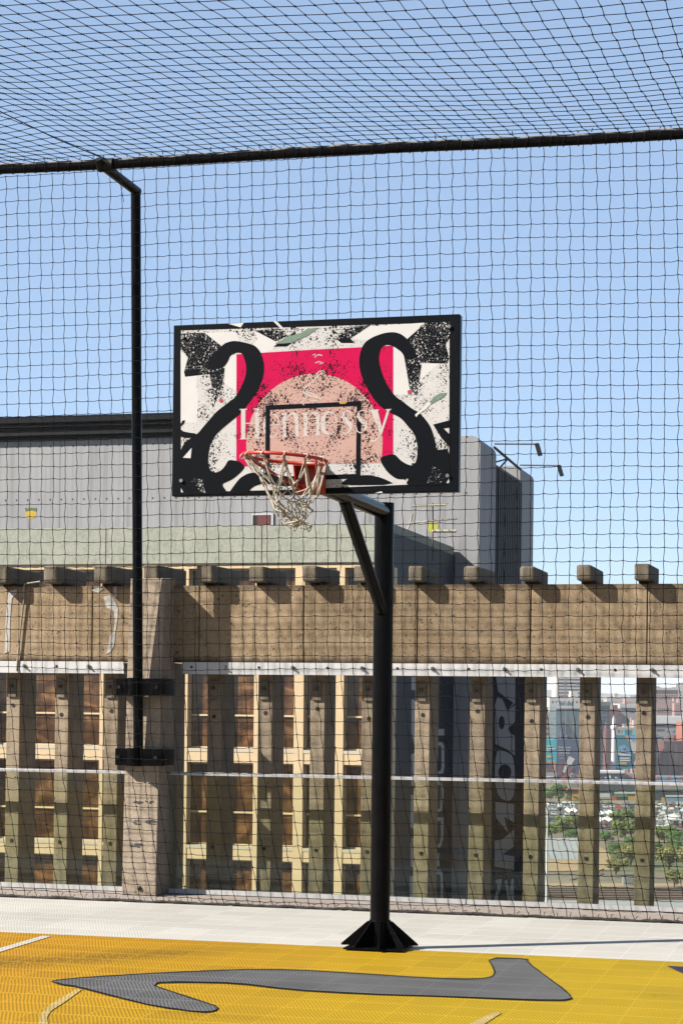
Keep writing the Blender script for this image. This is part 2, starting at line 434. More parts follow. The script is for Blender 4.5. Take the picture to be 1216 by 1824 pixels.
for a, c, zt in sx:
    if c-a < .12: a = c-.128
    b = MB(); b.box(a, c, YS, YS+.74, ZT+.022, zt)
    ob = b.build('beam_end', M['stub'], par, (a, YS, ZT), .010+.012*random.random()); ob.rotation_euler = (random.uniform(-.012, .012), random.uniform(-.02, .02), random.uniform(-.02, .02))
    b = MB(); b.box(a+.02, c-.02, YB+.02, YB+.32, ZT+.001, ZT+.021)
    b.build('bearing_pad', M['dark_hole'], par)
# white steel strips bolted along the bottom of the beam
xl = onY(222, 1185, YB).x; xr = onY(325, 1185, YB).x
for (a, c) in ((xs[0], xl), (xr, xs[-1])):
    b = MB(); b.box(a, c, YB-.012, YB-.002, ZB-.105, ZB); b.box(a, c, YB-.0015, YB+.08, ZB-.105, ZB-.099)
    st = b.build('steel_strip', M['strip'], par, (a, YB, ZB))
    n = int((c-a)/.31)
    for k in range(n):
        x = a+.09+.31*k
        bb = MB(); c0 = Vector((x, YB-.0125, ZB-.043))
        if k % 2:
            bb.tube([c0, c0+Vector((0, -.012, 0))], .019, 6); bb.tube([c0+Vector((0, -.0121, 0)), c0+Vector((0, -.032, 0))], .009, 6)
            bb.build('bolt', M['steel'], st)
        else:
            bb.tube([c0, c0+Vector((0, -.003, 0))], .012, 8); bb.build('bolt_hole', M['dark_hole'], st)
# white filler repairs painted along cracks
def wallpatch(pts, mi=0, Y=YB, t=.004):
    b = MB(); b.prism([onY(x, y, Y) for x, y in pts], Vector((0, -t, 0)), mi); b.build('filler_repair', M['plaster'], par)
wallpatch([(14, 1060), (20, 1052), (30, 1050), (31, 1056), (22, 1066), (19, 1100), (18, 1160), (9, 1164), (11, 1110)])
wallpatch([(163, 1051), (176, 1047), (184, 1049), (176, 1056), (168, 1054)])
wallpatch([(185, 1063), (196, 1060), (204, 1068), (211, 1084), (210, 1102), (206, 1128), (204, 1150), (197, 1162), (190, 1165), (194, 1150), (196, 1132), (203, 1126), (205, 1102), (203, 1088), (190, 1082)])
wallpatch([(203, 1046), (208, 1045), (209, 1062), (204, 1066)])
# cable clipped down the beam
b = MB()
pts = [onY(x, y, YB-.02) for x, y in [(72, 1036), (58, 1038), (45, 1040), (43, 1048), (43, 1070), (38, 1110), (33, 1160), (30, 1195)]]
b.tube(pts, .008, 6)
tag(b.build('electric_cable', M['cable']), 'thin beige cable hanging down the concrete beam at far left', 'cable')

# concrete pillar
px0, px1 = -6.185, -5.868
pil = thing('concrete_pillar', 'pinkish concrete pillar with a battered top standing at the roof edge', 'pillar', (-6, 16.05, 0))
b = MB()
prof = [(16.05, -.02), (16.10, 1.25), (16.125, 1.9), (16.185, 2.74), (16.47, 2.76), (16.47, -.02)]
n = len(prof)
vs = [Vector((px0, y, z)) for y, z in prof]+[Vector((px1, y, z)) for y, z in prof]
b.add(vs, [tuple(range(n-1, -1, -1)), tuple(range(n, 2*n))]+[(i, (i+1) % n, (i+1) % n+n, i+n) for i in range(n)])
b.build('shaft', M['pillar'], pil, (-6, 16.05, 0), .008)
b = MB()
for x, y, ww, hh in ((250, 1431, 19, 5), (237, 1465, 10, 5), (263, 1465, 8, 5), (237, 1507, 10, 4)):
    for k in range(9):
        dx = (random.random()-.5)*1.7*ww; dy = (random.random()-.5)*1.5*hh
        c0 = onY(x+dx, y+dy, 16.0); yy = 16.05+.05*max(0, c0.z)/1.25
        c1 = Vector((c0.x, yy-.0015, c0.z)); l = .008+.02*random.random(); h = .003+.005*random.random()
        q = [c1+Vector((math.cos(t)*l, 0, math.sin(t)*h)) for t in [2*PI*j/6 for j in range(6)]]
        b.prism(q, Vector((0, -.003, 0)))
b.build('chipped_mark', simple('dark chipped concrete', (.10, .10, .11), .9, .5, 80), pil)['kind'] = 'stuff'
b = MB(); c0 = onY(248, 1587, 16.05)
b.sphere((c0.x, 16.05, .045), .022); b.build('anchor_stub', M['rust'], pil)

# ------------------------------------------------------------------ glass balustrade panels
YG = 16.33
def panel(x0, x1, label):
    t = thing('glass_balustrade', label, 'glass balustrade', ((x0+x1)/2, YG, 0), 'glass balustrade panels')
    b = MB(); b.box(x0, x1, YG-.006, YG+.006, .012, 1.02); b.build('glass_pane', M['glass'], t)
    b = MB(); b.box(x0, x1, YG-.026, YG+.026, 1.021, 1.048); b.build('top_rail', M['alu'], t, None, .004)
    b = MB(); b.box(x0, x1, YG-.03, YG-.008, -.015, .022); b.box(x0, x1, YG+.008, YG+.03, -.015, .022); b.build('base_channel', M['alu'], t)
    return t
xa = onY(303, 1480, YG).x; xb = onY(832, 1480, YG).x
panel(-8.75, px0-.012, 'glass balustrade panel left of the concrete pillar')
panel(xa, xb-.006, 'glass balustrade panel behind the basketball pole, starting right of the pillar')
panel(xb+.006, xb+2.45, 'glass balustrade panel at the right, in front of the city view')

# ------------------------------------------------------------------ net cage: post, bar, nets
YN = 15.35
post = thing('cage_post', 'black cranked steel post clamped to the concrete pillar', 'post', (-6.06, 16.05, 1.1))
b = MB(); pt = onY(243.5, 340, 16.03); pb = onY(247, 1340, 16.03)
pt2 = Vector((pt.x-.008, 16.03, 6.11))
b.tube([pb+Vector((0, 0, -.12)), pt2], .043, 16); b.build('pole', M['black_paint'], post)
b = MB(); j0 = onY(188, 296, YN)
b.tube([pt2+Vector((0, .035, -.012)), Vector((pt2.x-.01, YN-.03, j0.z-.012))], .042, 14); b.build('arm', M['black_paint'], post)
for z0, z1 in ((1.713, 1.864), (1.109, 1.256)):
    b = MB()
    b.box(-6.235, -5.80, 15.985, 16.012, z0, z1)
    b.box(-6.235, -6.190, 16.0125, 16.30, z0+.001, z1-.001); b.box(-5.845, -5.80, 16.0125, 16.30, z0+.001, z1-.001)
    cl = b.build('clamp', M['black_paint'], post, None, .006)
    b = MB()
    b.tube([(-6.065, 15.993, z0-.004), (-6.065, 15.993, z1+.004)], .058, 16); b.build('collar', M['black_paint'], cl)
    for x in (-6.2, -5.855):
        b = MB(); b.tube([(x, 15.984, (z0+z1)/2), (x, 15.965, (z0+z1)/2)], .017, 6); b.build('bolt', M['black_matt'], cl)
bar = thing('cage_rail', 'black horizontal steel pipe holding up the edges of both nets', 'rail', (j0.x, YN, j0.z))
def barpt(x):
    k = (x+7.1)/(7.1-1.37)
    return Vector((x, YN, 6.155-.055*k-.012*math.sin(k*9)*.6))
b = MB(); xx = [-9.2+.25*i for i in range(58)]
b.tube([barpt(x) for x in xx], .036, 14); b.build('pipe', M['black_paint'], bar)
b = MB(); bp = barpt(j0.x)
b.tube([bp+Vector((-.055, 0, 0)), bp+Vector((.075, 0, 0))], .056, 14)
b.tube([bp+Vector((-.03, -.03, -.03)), bp+Vector((-.03, -.085, .03))], .03, 10)
b.tube([bp+Vector((.03, .02, .02)), bp+Vector((-.05, -.07, .02))], .028, 8)
b.build('pipe_coupling', M['black_matt'], bar)
b = MB()
random.seed(3)
pp = []
for i in range(240):
    x = -9.2+.06*i; c = barpt(x)
    pp.append(c+Vector((0, -.004+.006*math.sin(i*1.7), .039+.004*math.sin(i*.9)+.003*random.random())))
b.tube(pp, [.010+.005*random.random() for _ in pp], 6)
b.build('edge_rope', M['bar_tape'], bar)
b = MB()
for i in range(138):
    x = -9.15+.104*i+.02*random.random(); c = barpt(x); r = .040+.003*random.random()
    b.tube([c+Vector((.012*math.sin(a), math.cos(a)*r, math.sin(a)*r)) for a in [2*PI*k/9 for k in range(9)]], .003, 4, 0, False, True)
    if random.random() < .8:
        q = c+Vector((0, -.04, .05)); b.tube([q, q+Vector((random.uniform(-.02, .02), -.01, random.uniform(.01, .035)))], .004, 4)
b.build('lashing', M['cord'], bar)['kind'] = 'stuff'

CELL = .104
def strand(b, pts, r): b.tube(pts, r, 4, 0, False, False, False)
def knots(b, P, r):
    for p in P:
        b.add([p+Vector(d)*r for d in ((1, 0, 0), (-1, 0, 0), (0, 1, 0), (0, -1, 0), (0, 0, 1.2), (0, 0, -1.2))],
              [(0, 2, 4), (2, 1, 4), (1, 3, 4), (3, 0, 4), (2, 0, 5), (1, 2, 5), (3, 1, 5), (0, 3, 5)])
random.seed(11)
def sm(x, y, s=0):        # cheap smooth noise
    return math.sin(1.3*x+.7*y+s)+math.sin(.53*x-1.1*y+2.1+s*1.7)+.6*math.sin(2.9*x+1.9*y+s*.6)
NX = 92; ZS = []
z = 6.09
while z > .03:
    ZS.append(z); k = min(1, max(0, (1.5-z)/1.2)); z -= CELL*(1.02-.16*k)
ZS.append(.012)
NXY = []
for i in range(NX):
    col = []
    x0 = -9.0+CELL*i
    for j, z in enumerate(ZS):
        k = max(0, (2.3-z)/2.3)
        sx_ = .30*k**1.7 + .10*(6.1-z)/6.1*.6
        jx = .0045*(random.random()-.5)*2+.0045*sm(x0*1.1, z*1.3); jz = .004*(random.random()-.5)*2+.011*sm(x0*.7, z*.6, 3)
        dz = .028*math.exp(-((x0-j0.x-.05)/.35)**2)*min(1, j/3)*math.exp(-j/9)*-1
        yb = YN-.02+.10*math.sin(PI*min(1, z/6.1))*(.5+.2*math.sin(x0*.8))
        if j == len(ZS)-1: jz = 0; yb = YN-.01
        if j == 0: jz = 0; dz = 0
        col.append(Vector((x0+sx_+jx, yb, z+jz+dz)))
    NXY.append(col)
wn_ = MB()
NR = .0027
for i in range(NX):
    pts = []
    for j, p in enumerate(NXY[i]):
        if j:
            q = NXY[i][j-1]; s = .0035*(1 if (i+j) % 2 else -1)
            pts.append(q.lerp(p, .15)+Vector((s, 0, 0))); pts.append(q.lerp(p, .85)-Vector((s, 0, 0)))
        pts.append(p)
    strand(wn_, pts, NR)
for j in range(len(ZS)):
    pts = []
    for i in range(NX):
        p = NXY[i][j]
        if i:
            q = NXY[i-1][j]; pts.append(q.lerp(p, .5)+Vector((0, 0, -.003-.004*random.random())))
        pts.append(p)
    strand(wn_, pts, NR*.95)
knots(wn_, [p for c in NXY for p in c], .0080)
# loose kinked thread hanging near the coupling
q = bp+Vector((.1, .02, -.05)); strand(wn_, [q, q+Vector((.03, 0, -.12)), q+Vector((.06, 0, -.26))], NR)
tag(wn_.build('cage_net', M['cord'], None, (-4, YN, 0)), 'upright black square mesh net closing the end of the court', 'net')

rn = MB(); RN = []
random.seed(5)
for i in range(-4, 96):
    x0 = -9.4+CELL*1.1*i; col = []
    s = .03+.072*(-1.2-x0)
    y = YN-.015; step = .112; j = 0
    while y > 9.2:
        dd = YN-y
        bend = .022*dd*dd
        sag = .045*math.sin(min(PI, dd*.9))*math.sin(x0*1.1+.6)
        xx_ = x0-s*dd-bend*.4*0+.010*sm(x0*1.2, y*1.3, 1)+.006*(random.random()-.5)*2
        zz_ = barpt(x0).z+.045+sag+.003*(random.random()-.5)*2 + .013*dd*dd*.5
        # gathered along the ridge cable over the coupling
        ridge = abs((x0-s*dd)-(j0.x-.55*dd*.35)); zz_ += .05*min(1, dd)*math.exp(-(ridge/.35)**2)
        col.append(Vector((xx_, y, zz_)))
        y -= step*(1+.13*dd); j += 1
    RN.append(col)
LJ = min(len(c) for c in RN)
for c in RN:
    pts = []
    for j in range(LJ):
        if j:
            s = .004*(1 if j % 2 else -1); pts.append(c[j-1].lerp(c[j], .85)+Vector((s, 0, 0)))
        pts.append(c[j])
    strand(rn, pts, NR*1.15)
for j in range(LJ):
    strand(rn, [RN[i][j] for i in range(len(RN))], NR*1.1)
knots(rn, [p for c in RN for p in c[:LJ]], .0085)
tag(rn.build('roof_net', M['cord'], None, (-4, YN, 6.2)), 'overhead black mesh net stretched above the court', 'net')
b = MB(); e = onY(0, 195, 12.6)
dirv = (e-(bp+Vector((0, 0, .05)))); b.tube([bp+Vector((0, 0, .05)), bp+Vector((0, 0, .05))+dirv*.5+Vector((0, 0, -.02)), bp+Vector((0, 0, .05))+dirv*1.8], .0045, 6)
tag(b.build('support_cable', M['cord']), 'thin dark cable running up from the pipe coupling under the roof net', 'cable')
# rope along the foot of the net, with tufts
random.seed(21)
fr_ = thing('net_foot_rope', 'scruffy dark rope pinning the net along the edge of the white tiles', 'rope', (-4, YE+.02, 0))
b = MB(); pp = []
for i in range(420):
    x = -9.1+.028*i
    pp.append((x, YE+.022+.008*math.sin(i*.8)+.006*(random.random()-.5), .006+.006*random.random()+.004*math.sin(i*.35)))
b.tube(pp, [.010+.007*random.random() for _ in pp], 6); b.build('rope', M['rope'], fr_)
b = MB()
for i in range(113):
    x = -9.0+CELL*i+.26+.02*random.random(); p = Vector((x, YE+.03, .012))
    b.tube([p, p+Vector((random.uniform(-.008, .012), .0, random.uniform(.012, .03))), p+Vector((random.uniform(-.01, .025), random.uniform(0, .01), random.uniform(.02, .045)))], .0028, 4)
b.build('loose_end', M['rope'], fr_)['kind'] = 'stuff'

# ------------------------------------------------------------------ basketball hoop
PX, PY = -3.15, 13.05
hoop = thing('basketball_hoop', 'black cantilever basketball stand with a printed backboard and red rim', 'basketball hoop', (PX, PY, 0))
b = MB(); b.tube([(PX, PY, .012), (PX, PY, 3.045)], .067, 28); b.build('pole', M['black_paint'], hoop)
b = MB(); b.tube([(PX, PY-.03, 2.985), (PX+.01, 11.03, 2.985)], .052, 20); b.build('arm', M['black_paint'], hoop)
b = MB(); b.tube([(PX, PY-.03, 2.30), (PX, 11.98, 2.96)], .041, 18); b.build('brace', M['black_paint'], hoop)
b = MB(); b.box(PX-.205, PX+.205, PY-.205, PY+.205, .0125, .024); b.build('base_plate', M['black_paint'], hoop, None, .003)
for k in range(8):
    a = 2*PI*k/8+PI/8*.55; u = Vector((math.cos(a), math.sin(a), 0)); tdir = Vector((-math.sin(a), math.cos(a), 0))*.005
    c = Vector((PX, PY, .0245)); R1 = .235 if k % 2 else .262
    quad = [c+u*.064, c+u*R1, c+u*R1+UP*.012, c+u*.085+UP*.165, c+u*.064+UP*.165]
    b = MB(); b.prism([q-tdir for q in quad], tdir*2); b.build('gusset', M['black_paint'], hoop, None, .0022)
b = MB(); b.tube([(PX+.069*math.cos(t), PY+.069*math.sin(t), .192+.004*math.sin(t*9)) for t in [2*PI*q/40 for q in range(40)]], .006, 6, 0, False, True)
b.tube([(PX+.070*math.cos(t), PY+.070*math.sin(t), .028) for t in [2*PI*q/40 for q in range(40)]], .007, 6, 0, False, True); b.build('weld_bead', M['black_paint'], hoop)['kind'] = 'stuff'
# backboard
YBD = 10.93; BX0, BX1, BZ0, BZ1 = -3.925, -2.212, 2.886, 3.892
BC = Vector(((BX0+BX1)/2, YBD, (BZ0+BZ1)/2))
b = MB(); b.box(BX0, BX1, YBD, YBD+.04, BZ0, BZ1)
board = b.build('backboard', M['b_black'], hoop, BC, .004)
tag(board, 'black edged backboard with two black swans, a red panel and white lettering')
b = MB()
for q in ((BX0+.001, BX1-.001, BZ0+.001, BZ0+.04), (BX0+.001, BX1-.001, BZ1-.04, BZ1-.001), (BX0+.001, BX0+.04, BZ0+.0405, BZ1-.0405), (BX1-.04, BX1-.001, BZ0+.0405, BZ1-.0405), (-3.3, -3.24, BZ0+.0405, BZ1-.0405), (-3.06, -3.0, BZ0+.0405, BZ1-.0405)):
    b.box(q[0], q[1], YBD+.041, YBD+.075, q[2], q[3])
b.build('back_frame', M['b_edge'], board)
b = MB(); b.box(-3.27, -3.03, 10.9705, 11.06, 2.90, 3.09); b.build('mounting_plate', M['black_paint'], board)
def Z1(p): return (290+p[0]/2.211, 540+p[1]/2.211)
def Z2(p): return (300+p[0]/4.677, 560+p[1]/4.677)
def Z3(p): return (560+p[0]/4.504, 550+p[1]/4.504)
def Z4(p): return (300+p[0]/4.677, 720+p[1]/4.677)
def Z5(p): return (560+p[0]/4.504, 720+p[1]/4.504)
art = {}; LAYN = 0
def sheet(name, mat, fn, pts, layer, smooth=0):
    if fn: pts = [fn(p) for p in pts]
    if smooth: pts = chaikin(pts, smooth)
    global LAYN; LAYN += 1
    yl = YBD-.00022*layer-.000008*LAYN
    if name not in art: art[name] = (MB(), [])
    m_, mats = art[name]
    if mat not in mats: mats.append(mat)
    m_.poly([onY(x, y, YBD)+Vector((0, yl-YBD, 0)) for x, y in pts][::-1] if False else [Vector((q.x, yl, q.z)) for q in [onY(x, y, YBD) for x, y in pts]], mats.index(mat))
# 1 white ground
sheet('print_ground', 'b_white', Z1, [(72, 108), (600, 92), (1128, 76), (1126, 708), (880, 718), (480, 735), (72, 745)], 1)
sheet('print_ground', 'b_plain', Z2, [(498, 78), (628, 70), (602, 108)], 1)
sheet('print_ground', 'b_plain', Z2, [(872, 58), (902, 57), (955, 112), (930, 112)], 1)
sheet('print_ground', 'b_plain', Z5, [(480, 714), (535, 698), (548, 711)], 1)
# plain white zones
sheet('print_ground', 'b_plain', Z2, [(103, 300), (160, 365), (130, 480), (145, 520), (240, 510), (235, 600), (250, 700), (235, 900), (103, 900)], 1.5)
sheet('print_ground', 'b_plain', Z2, [(305, 155), (560, 145), (590, 220), (470, 235), (440, 262)], 1.5)
sheet('print_ground', 'b_plain', Z2, [(720, 140), (900, 230), (860, 300), (780, 330), (700, 260), (740, 215)], 1.5)
sheet('print_ground', 'b_plain', Z3, [(300, 235), (450, 140), (880, 112), (750, 235), (640, 190), (420, 255)], 1.5)
sheet('print_ground', 'b_plain', Z3, [(632, 300), (700, 350), (730, 420), (770, 640), (745, 690), (632, 690)], 1.5)
sheet('print_ground', 'b_plain', Z3, [(860, 437), (1000, 440), (900, 520), (848, 580)], 1.5)
sheet('print_ground', 'b_plain', Z2, [(515, 350), (568, 330), (566, 640), (465, 575), (480, 430)], 1.5)
# 2 dark leaf shapes with white specks
sheet('print_leaves', 'b_speck', Z2, [(106, 160), (300, 152), (440, 262), (380, 330), (350, 400), (470, 450), (455, 570), (386, 750), (343, 497), (140, 520), (131, 480), (165, 360), (106, 285)], 2)
sheet('print_leaves', 'b_speck', Z3, [(745, 240), (890, 115), (1084, 105), (1084, 235), (1050, 285), (1080, 400), (1062, 440), (858, 435), (822, 700), (762, 640), (715, 370), (790, 380), (740, 260)], 2)
sheet('print_leaves', 'b_speck', Z2, [(720, 135), (900, 118), (955, 125), (992, 185), (890, 225)], 2)
sheet('print_leaves', 'b_speck', Z3, [(170, 240), (240, 150), (455, 128), (288, 240), (325, 275), (215, 275)], 2)
sheet('print_leaves', 'b_black', Z3, [(195, 255), (270, 230), (325, 275), (215, 275)], 2.5)
sheet('print_leaves', 'b_black', Z2, [(131, 480), (230, 455), (250, 490), (340, 497), (140, 520)], 2.5)
sheet('print_leaves', 'b_black', Z2, [(875, 270), (920, 235), (1030, 240), (985, 268)], 2.5)
# 3 red panel, pink disc
sheet('print_panel', 'b_red', None, [Z2((567, 333)), Z3((0, 327)), Z3((630, 296)), Z5((630, 400)), Z5((540, 428)), Z4((640, 520)), Z4((566, 480))], 3)
arc = []
for k in range(41):
    t = PI-PI*k/40; arc.append((597+268*math.cos(t), 553-275*math.sin(t)+(-.012)*(268*math.cos(t))))
sheet('print_panel', 'b_pink', Z1, arc+[(860, 630), (600, 634), (332, 640)], 4)
# target square
def barq(a, c, t, lay):
    (x0, y0), (x1, y1) = a, c; L = math.hypot(x1-x0, y1-y0); nx, ny = -(y1-y0)/L*t/2, (x1-x0)/L*t/2
    sheet('target_square', 'b_black', Z1, [(x0+nx, y0+ny), (x1+nx, y1+ny), (x1-nx, y1-ny), (x0-nx, y0-ny)], lay)
barq((404, 412), (782, 395), 18, 7.5); barq((414, 404), (412, 700), 18, 7.6); barq((773, 386), (768, 690), 18, 7.6); barq((404, 694), (776, 681), 18, 7.7)
# lettering
def T(u, v):      # em box of the word (u along 0..1, v up 0..1 cap height) -> photo pixel
    return (428+(694-428)*u, (783+(769-783)*u)-(54.5-4*u)*v)
def gl(poly): sheet('lettering', 'b_letter', None, [T(*p) for p in poly], 7)
def gstroke(pts, ws):
    L_, R_ = [], []
    for i, p in enumerate(pts):
        q0 = pts[max(0, i-1)]; q1 = pts[min(len(pts)-1, i+1)]
        tx, ty = (q1[0]-q0[0])*4.9, q1[1]-q0[1]; l = math.hypot(tx, ty) or 1
        nx, ny = -ty/l, tx/l
        L_.append((p[0]+nx*ws[i]/4.9, p[1]+ny*ws[i])); R_.append((p[0]-nx*ws[i]/4.9, p[1]-ny*ws[i]))
    gl(L_+R_[::-1])
XH = .80
def stem(x, w_, v0, v1, serif=True):
    gl([(x, v0), (x+w_, v0), (x+w_, v1), (x, v1)])
    if serif:
        gl([(x-.009, v0), (x+w_+.009, v0), (x+w_+.003, v0+.035), (x-.003, v0+.035)])
stem(.006, .029, 0, 1.0); gl([(-.004, .965), (.047, .965), (.047, 1), (-.004, 1)])
stem(.099, .029, 0, 1.0); gl([(.087, .965), (.138, .965), (.138, 1), (.087, 1)])
gl([(.038, .50), (.096, .50), (.096, .535), (.038, .535)])
def ge(cx, rx):
    pts, ws = [], []
    for k in range(25):
        a = math.radians(0+315*k/24); pts.append((cx+rx*math.cos(a), XH/2+XH*.47*math.sin(a))); ws.append(.018+.062*max(0, -math.cos(a))**1.0)
    gstroke(pts, ws); gl([(cx-rx, .41), (cx+rx, .41), (cx+rx, .445), (cx-rx, .445)])
def gn(x, w_):
    stem(x, .024, 0, XH, True); gl([(x-.012, XH-.04), (x+.002, XH-.04), (x+.028, XH), (x-.012, XH)])
    pts = [(x+.026, .55), (x+.038, .70), (x+.055, .775), (x+.072, .77), (x+w_-.016, .68), (x+w_-.014, .5)]
    gstroke(pts, [.016, .02, .03, .05, .07, .07]); stem(x+w_-.025, .024, 0, .6)
def gs(x, w_):
    c = [(.92, .62), (.82, .76), (.55, .80), (.25, .74), (.18, .60), (.45, .46), (.80, .34), (.88, .2), (.65, .05), (.35, .01), (.08, .08), (.02, .22)]
    gstroke([(x+w_*a, v) for a, v in c], [.015, .018, .02, .03, .06, .075, .075, .05, .025, .018, .018, .015])
ge(.215, .048); gn(.285, .108); gn(.425, .108); ge(.598, .048); gs(.675, .075); gs(.775, .075)
gl([(.872, XH), (.918, XH), (.955, .0), (.93, .0)]); gl([(.985, XH), (1.002, XH), (.948, -.06), (.935, -.02)])
gstroke([(.945, .0), (.925, -.2), (.90, -.29), (.872, -.28)], [.02, .022, .024, .04])
gl([(.862, XH-.035), (.928, XH-.035), (.928, XH), (.862, XH)]); gl([(.972, XH-.035), (1.01, XH-.035), (1.01, XH), (.972, XH)])
# thin white emblem strokes above the square
def lstroke(fn, pts, w_):
    P = [fn(p) for p in pts]; L_, R_ = [], []
    for i, p in enumerate(P):
        q0 = P[max(0, i-1)]; q1 = P[min(len(P)-1, i+1)]; tx, ty = q1[0]-q0[0], q1[1]-q0[1]; l = math.hypot(tx, ty) or 1
        L_.append((p[0]-ty/l*w_, p[1]+tx/l*w_)); R_.append((p[0]+ty/l*w_, p[1]-tx/l*w_))
    sheet('emblem', 'b_letter', None, L_+R_[::-1], 7)
lstroke(Z1, [(605, 278), (618, 268), (632, 266), (640, 274), (628, 278)], .9)
lstroke(Z1, [(628, 272), (600, 298), (575, 322), (555, 338), (556, 352), (580, 364), (612, 372)], 1.1)
lstroke(Z1, [(560, 348), (590, 356), (622, 378), (608, 386), (580, 382)], .9)
lstroke(Z1, [(556, 352), (566, 372), (548, 390), (556, 402)], .9)
lstroke(Z1, [(590, 205), (600, 200), (598, 214), (612, 203), (628, 206)], .9)
lstroke(Z1, [(600, 236), (615, 230), (634, 236), (616, 240)], .8)
# swans
swl = [Z2(p) for p in [(322, 415), (345, 355), (420, 283), (475, 238), (545, 218), (640, 235), (720, 258), (768, 312), (797, 400), (797, 500), (762, 600), (715, 682), (640, 780), (590, 838)]]+[Z4(p) for p in [(565, 108), (470, 185), (398, 250), (350, 330), (333, 420), (330, 500), (350, 552), (382, 572), (430, 560), (470, 520), (500, 462), (560, 470), (600, 480), (640, 520), (612, 560), (540, 622), (498, 642), (440, 668)]]
swl += [Z4(p) for p in [(500, 743), (300, 752), (92, 758), (92, 372), (182, 282), (245, 245), (282, 200), (350, 120)]]
swl += [Z2(p) for p in [(400, 810), (490, 742), (560, 690), (605, 610), (642, 520), (652, 440), (620, 325), (570, 316), (515, 342), (498, 390), (460, 442), (380, 462), (335, 446)]]
sheet('swan', 'b_black', None, swl, 5, 2)
sheet('swan', 'b_black', Z4, [(92, 205), (135, 232), (250, 246), (185, 285), (92, 272)], 5.2, 1)
sheet('swan', 'b_black', Z4, [(95, 192), (118, 136), (140, 134), (132, 160)], 5.2)
sheet('swan', 'b_plain', Z4, [(122, 446), (195, 364), (186, 450)], 6)
sheet('swan', 'b_black', Z4, [(500, 745), (545, 680), (595, 615), (660, 577), (740, 565), (830, 575), (1000, 600), (1060, 640), (1000, 690), (860, 668), (780, 660), (700, 690), (655, 745)], 5.2, 1)
swr = [Z3(p) for p in [(818, 372), (800, 328), (760, 258), (700, 205), (640, 186), (560, 193), (470, 225), (408, 265), (378, 312), (360, 382), (357, 450), (370, 520), (400, 600), (450, 690), (520, 780), (600, 832)]]
swr += [Z5(p) for p in [(690, 108), (752, 180), (802, 240), (824, 320), (826, 400), (812, 468), (782, 494), (740, 482), (690, 452), (640, 396), (560, 414), (522, 432), (545, 490), (590, 552), (650, 597), (700, 604), (762, 592), (724, 648), (900, 655), (1084, 645), (1084, 348), (976, 376), (966, 290), (932, 182), (882, 112)]]
swr += [Z3(p) for p in [(830, 826), (790, 808), (720, 755), (645, 700), (600, 640), (560, 570), (530, 480), (513, 400), (528, 330), (545, 300), (582, 287), (632, 300), (702, 350), (722, 392), (742, 410), (770, 408), (802, 395)]]
sheet('swan', 'b_black', None, swr, 5, 2)
sheet('swan', 'b_black', Z5, [(950, 163), (1084, 128), (1084, 185), (1034, 195), (1084, 242), (1084, 350), (1010, 262)], 5.2)
sheet('swan', 'b_black', Z5, [(195, 652), (255, 600), (340, 572), (440, 567), (540, 590), (655, 646)], 5.2, 1)
sheet('swan', 'b_speck', Z4, [(180, 620), (280, 625), (310, 740), (240, 720)], 5.6)
sheet('swan', 'b_speck', Z5, [(900, 640), (950, 500), (1010, 530), (1045, 615), (980, 635)], 5.6)
# stickers, dots
sheet('torn_sticker', 'b_green', Z2, [(888, 245), (930, 222), (975, 196), (1030, 176), (1110, 152), (1150, 125), (1216, 112), (1250, 112), (1190, 150), (1150, 185), (1100, 200), (1030, 235), (960, 243)], 7)
sheet('torn_sticker ', 'b_green', Z3, [(920, 750), (960, 705), (1000, 680), (1062, 673), (1030, 712), (930, 768)], 7)
sheet('torn_strip', 'b_plain', Z3, [(805, 850), (850, 810), (915, 745), (935, 760), (900, 800), (830, 850), (815, 870)], 7)
sheet('scrape_mark', 'b_orange', Z3, [(200, 750), (235, 738), (262, 745), (250, 762), (205, 764)], 7)
def disc(fn, c, r, mat, nm, lay): sheet(nm, mat, fn, [(c[0]+r*math.cos(2*PI*k/14), c[1]+r*math.sin(2*PI*k/14)) for k in range(14)], lay)
disc(Z2, (440, 718), 17, 'b_dot', 'red_dot', 7); disc(Z3, (762, 668), 17, 'b_dot', 'red_dot', 7)
for nm, (m_, mats) in art.items():
    m_.build(nm.strip(), [M[k] for k in mats], board, BC)
b = MB()
for x, z in ((BX0+.06, BZ0+.09), (BX1-.06, BZ0+.09), (BX0+.06, BZ1-.07), (BX1-.06, BZ1-.07)):
    b.tube([(x, YBD-.006, z), (x, YBD-.012, z)], .011, 8)
b.build('screw', M['steel'], board)
# rim
RC = Vector((-3.115, 10.53, 3.045)); tilt = math.radians(4.3)
def rimp(a, r=.233, dz=0):
    x = math.cos(a)*r; y = math.sin(a)*r
    return RC+Vector((x*math.cos(tilt), y, -x*math.sin(tilt)+dz))
b = MB(); b.tube([rimp(2*PI*k/56) for k in range(56)], .0098, 12, 0, False, True)
rim = b.build('rim', M['red_rim'], hoop)
b = MB()
bx0, bx1 = -3.155, -2.985
b.box(bx0, bx1, YBD-.014, YBD-.007, 2.885, 3.06)
b.box(bx0, bx1, YBD-.105, YBD-.0145, 3.038, 3.046)
for x in (bx0, bx1-.008):
    b.prism([Vector((x, YBD-.0145, 2.89)), Vector((x, YBD-.0145, 3.0375)), Vector((x, YBD-.10, 3.0375)), Vector((x, YBD-.06, 2.93))], Vector((.008, 0, 0)))
b.prism([Vector((bx0+.0085, YBD-.0145, 2.892)), Vector((bx0+.0085, YBD-.058, 2.93)), Vector((bx0+.0085, YBD-.064, 2.936)), Vector((bx0+.0085, YBD-.0145, 2.90))], Vector((bx1-bx0-.017, 0, 0)))
b.build('bracket', M['red_rim'], rim, None, .002)
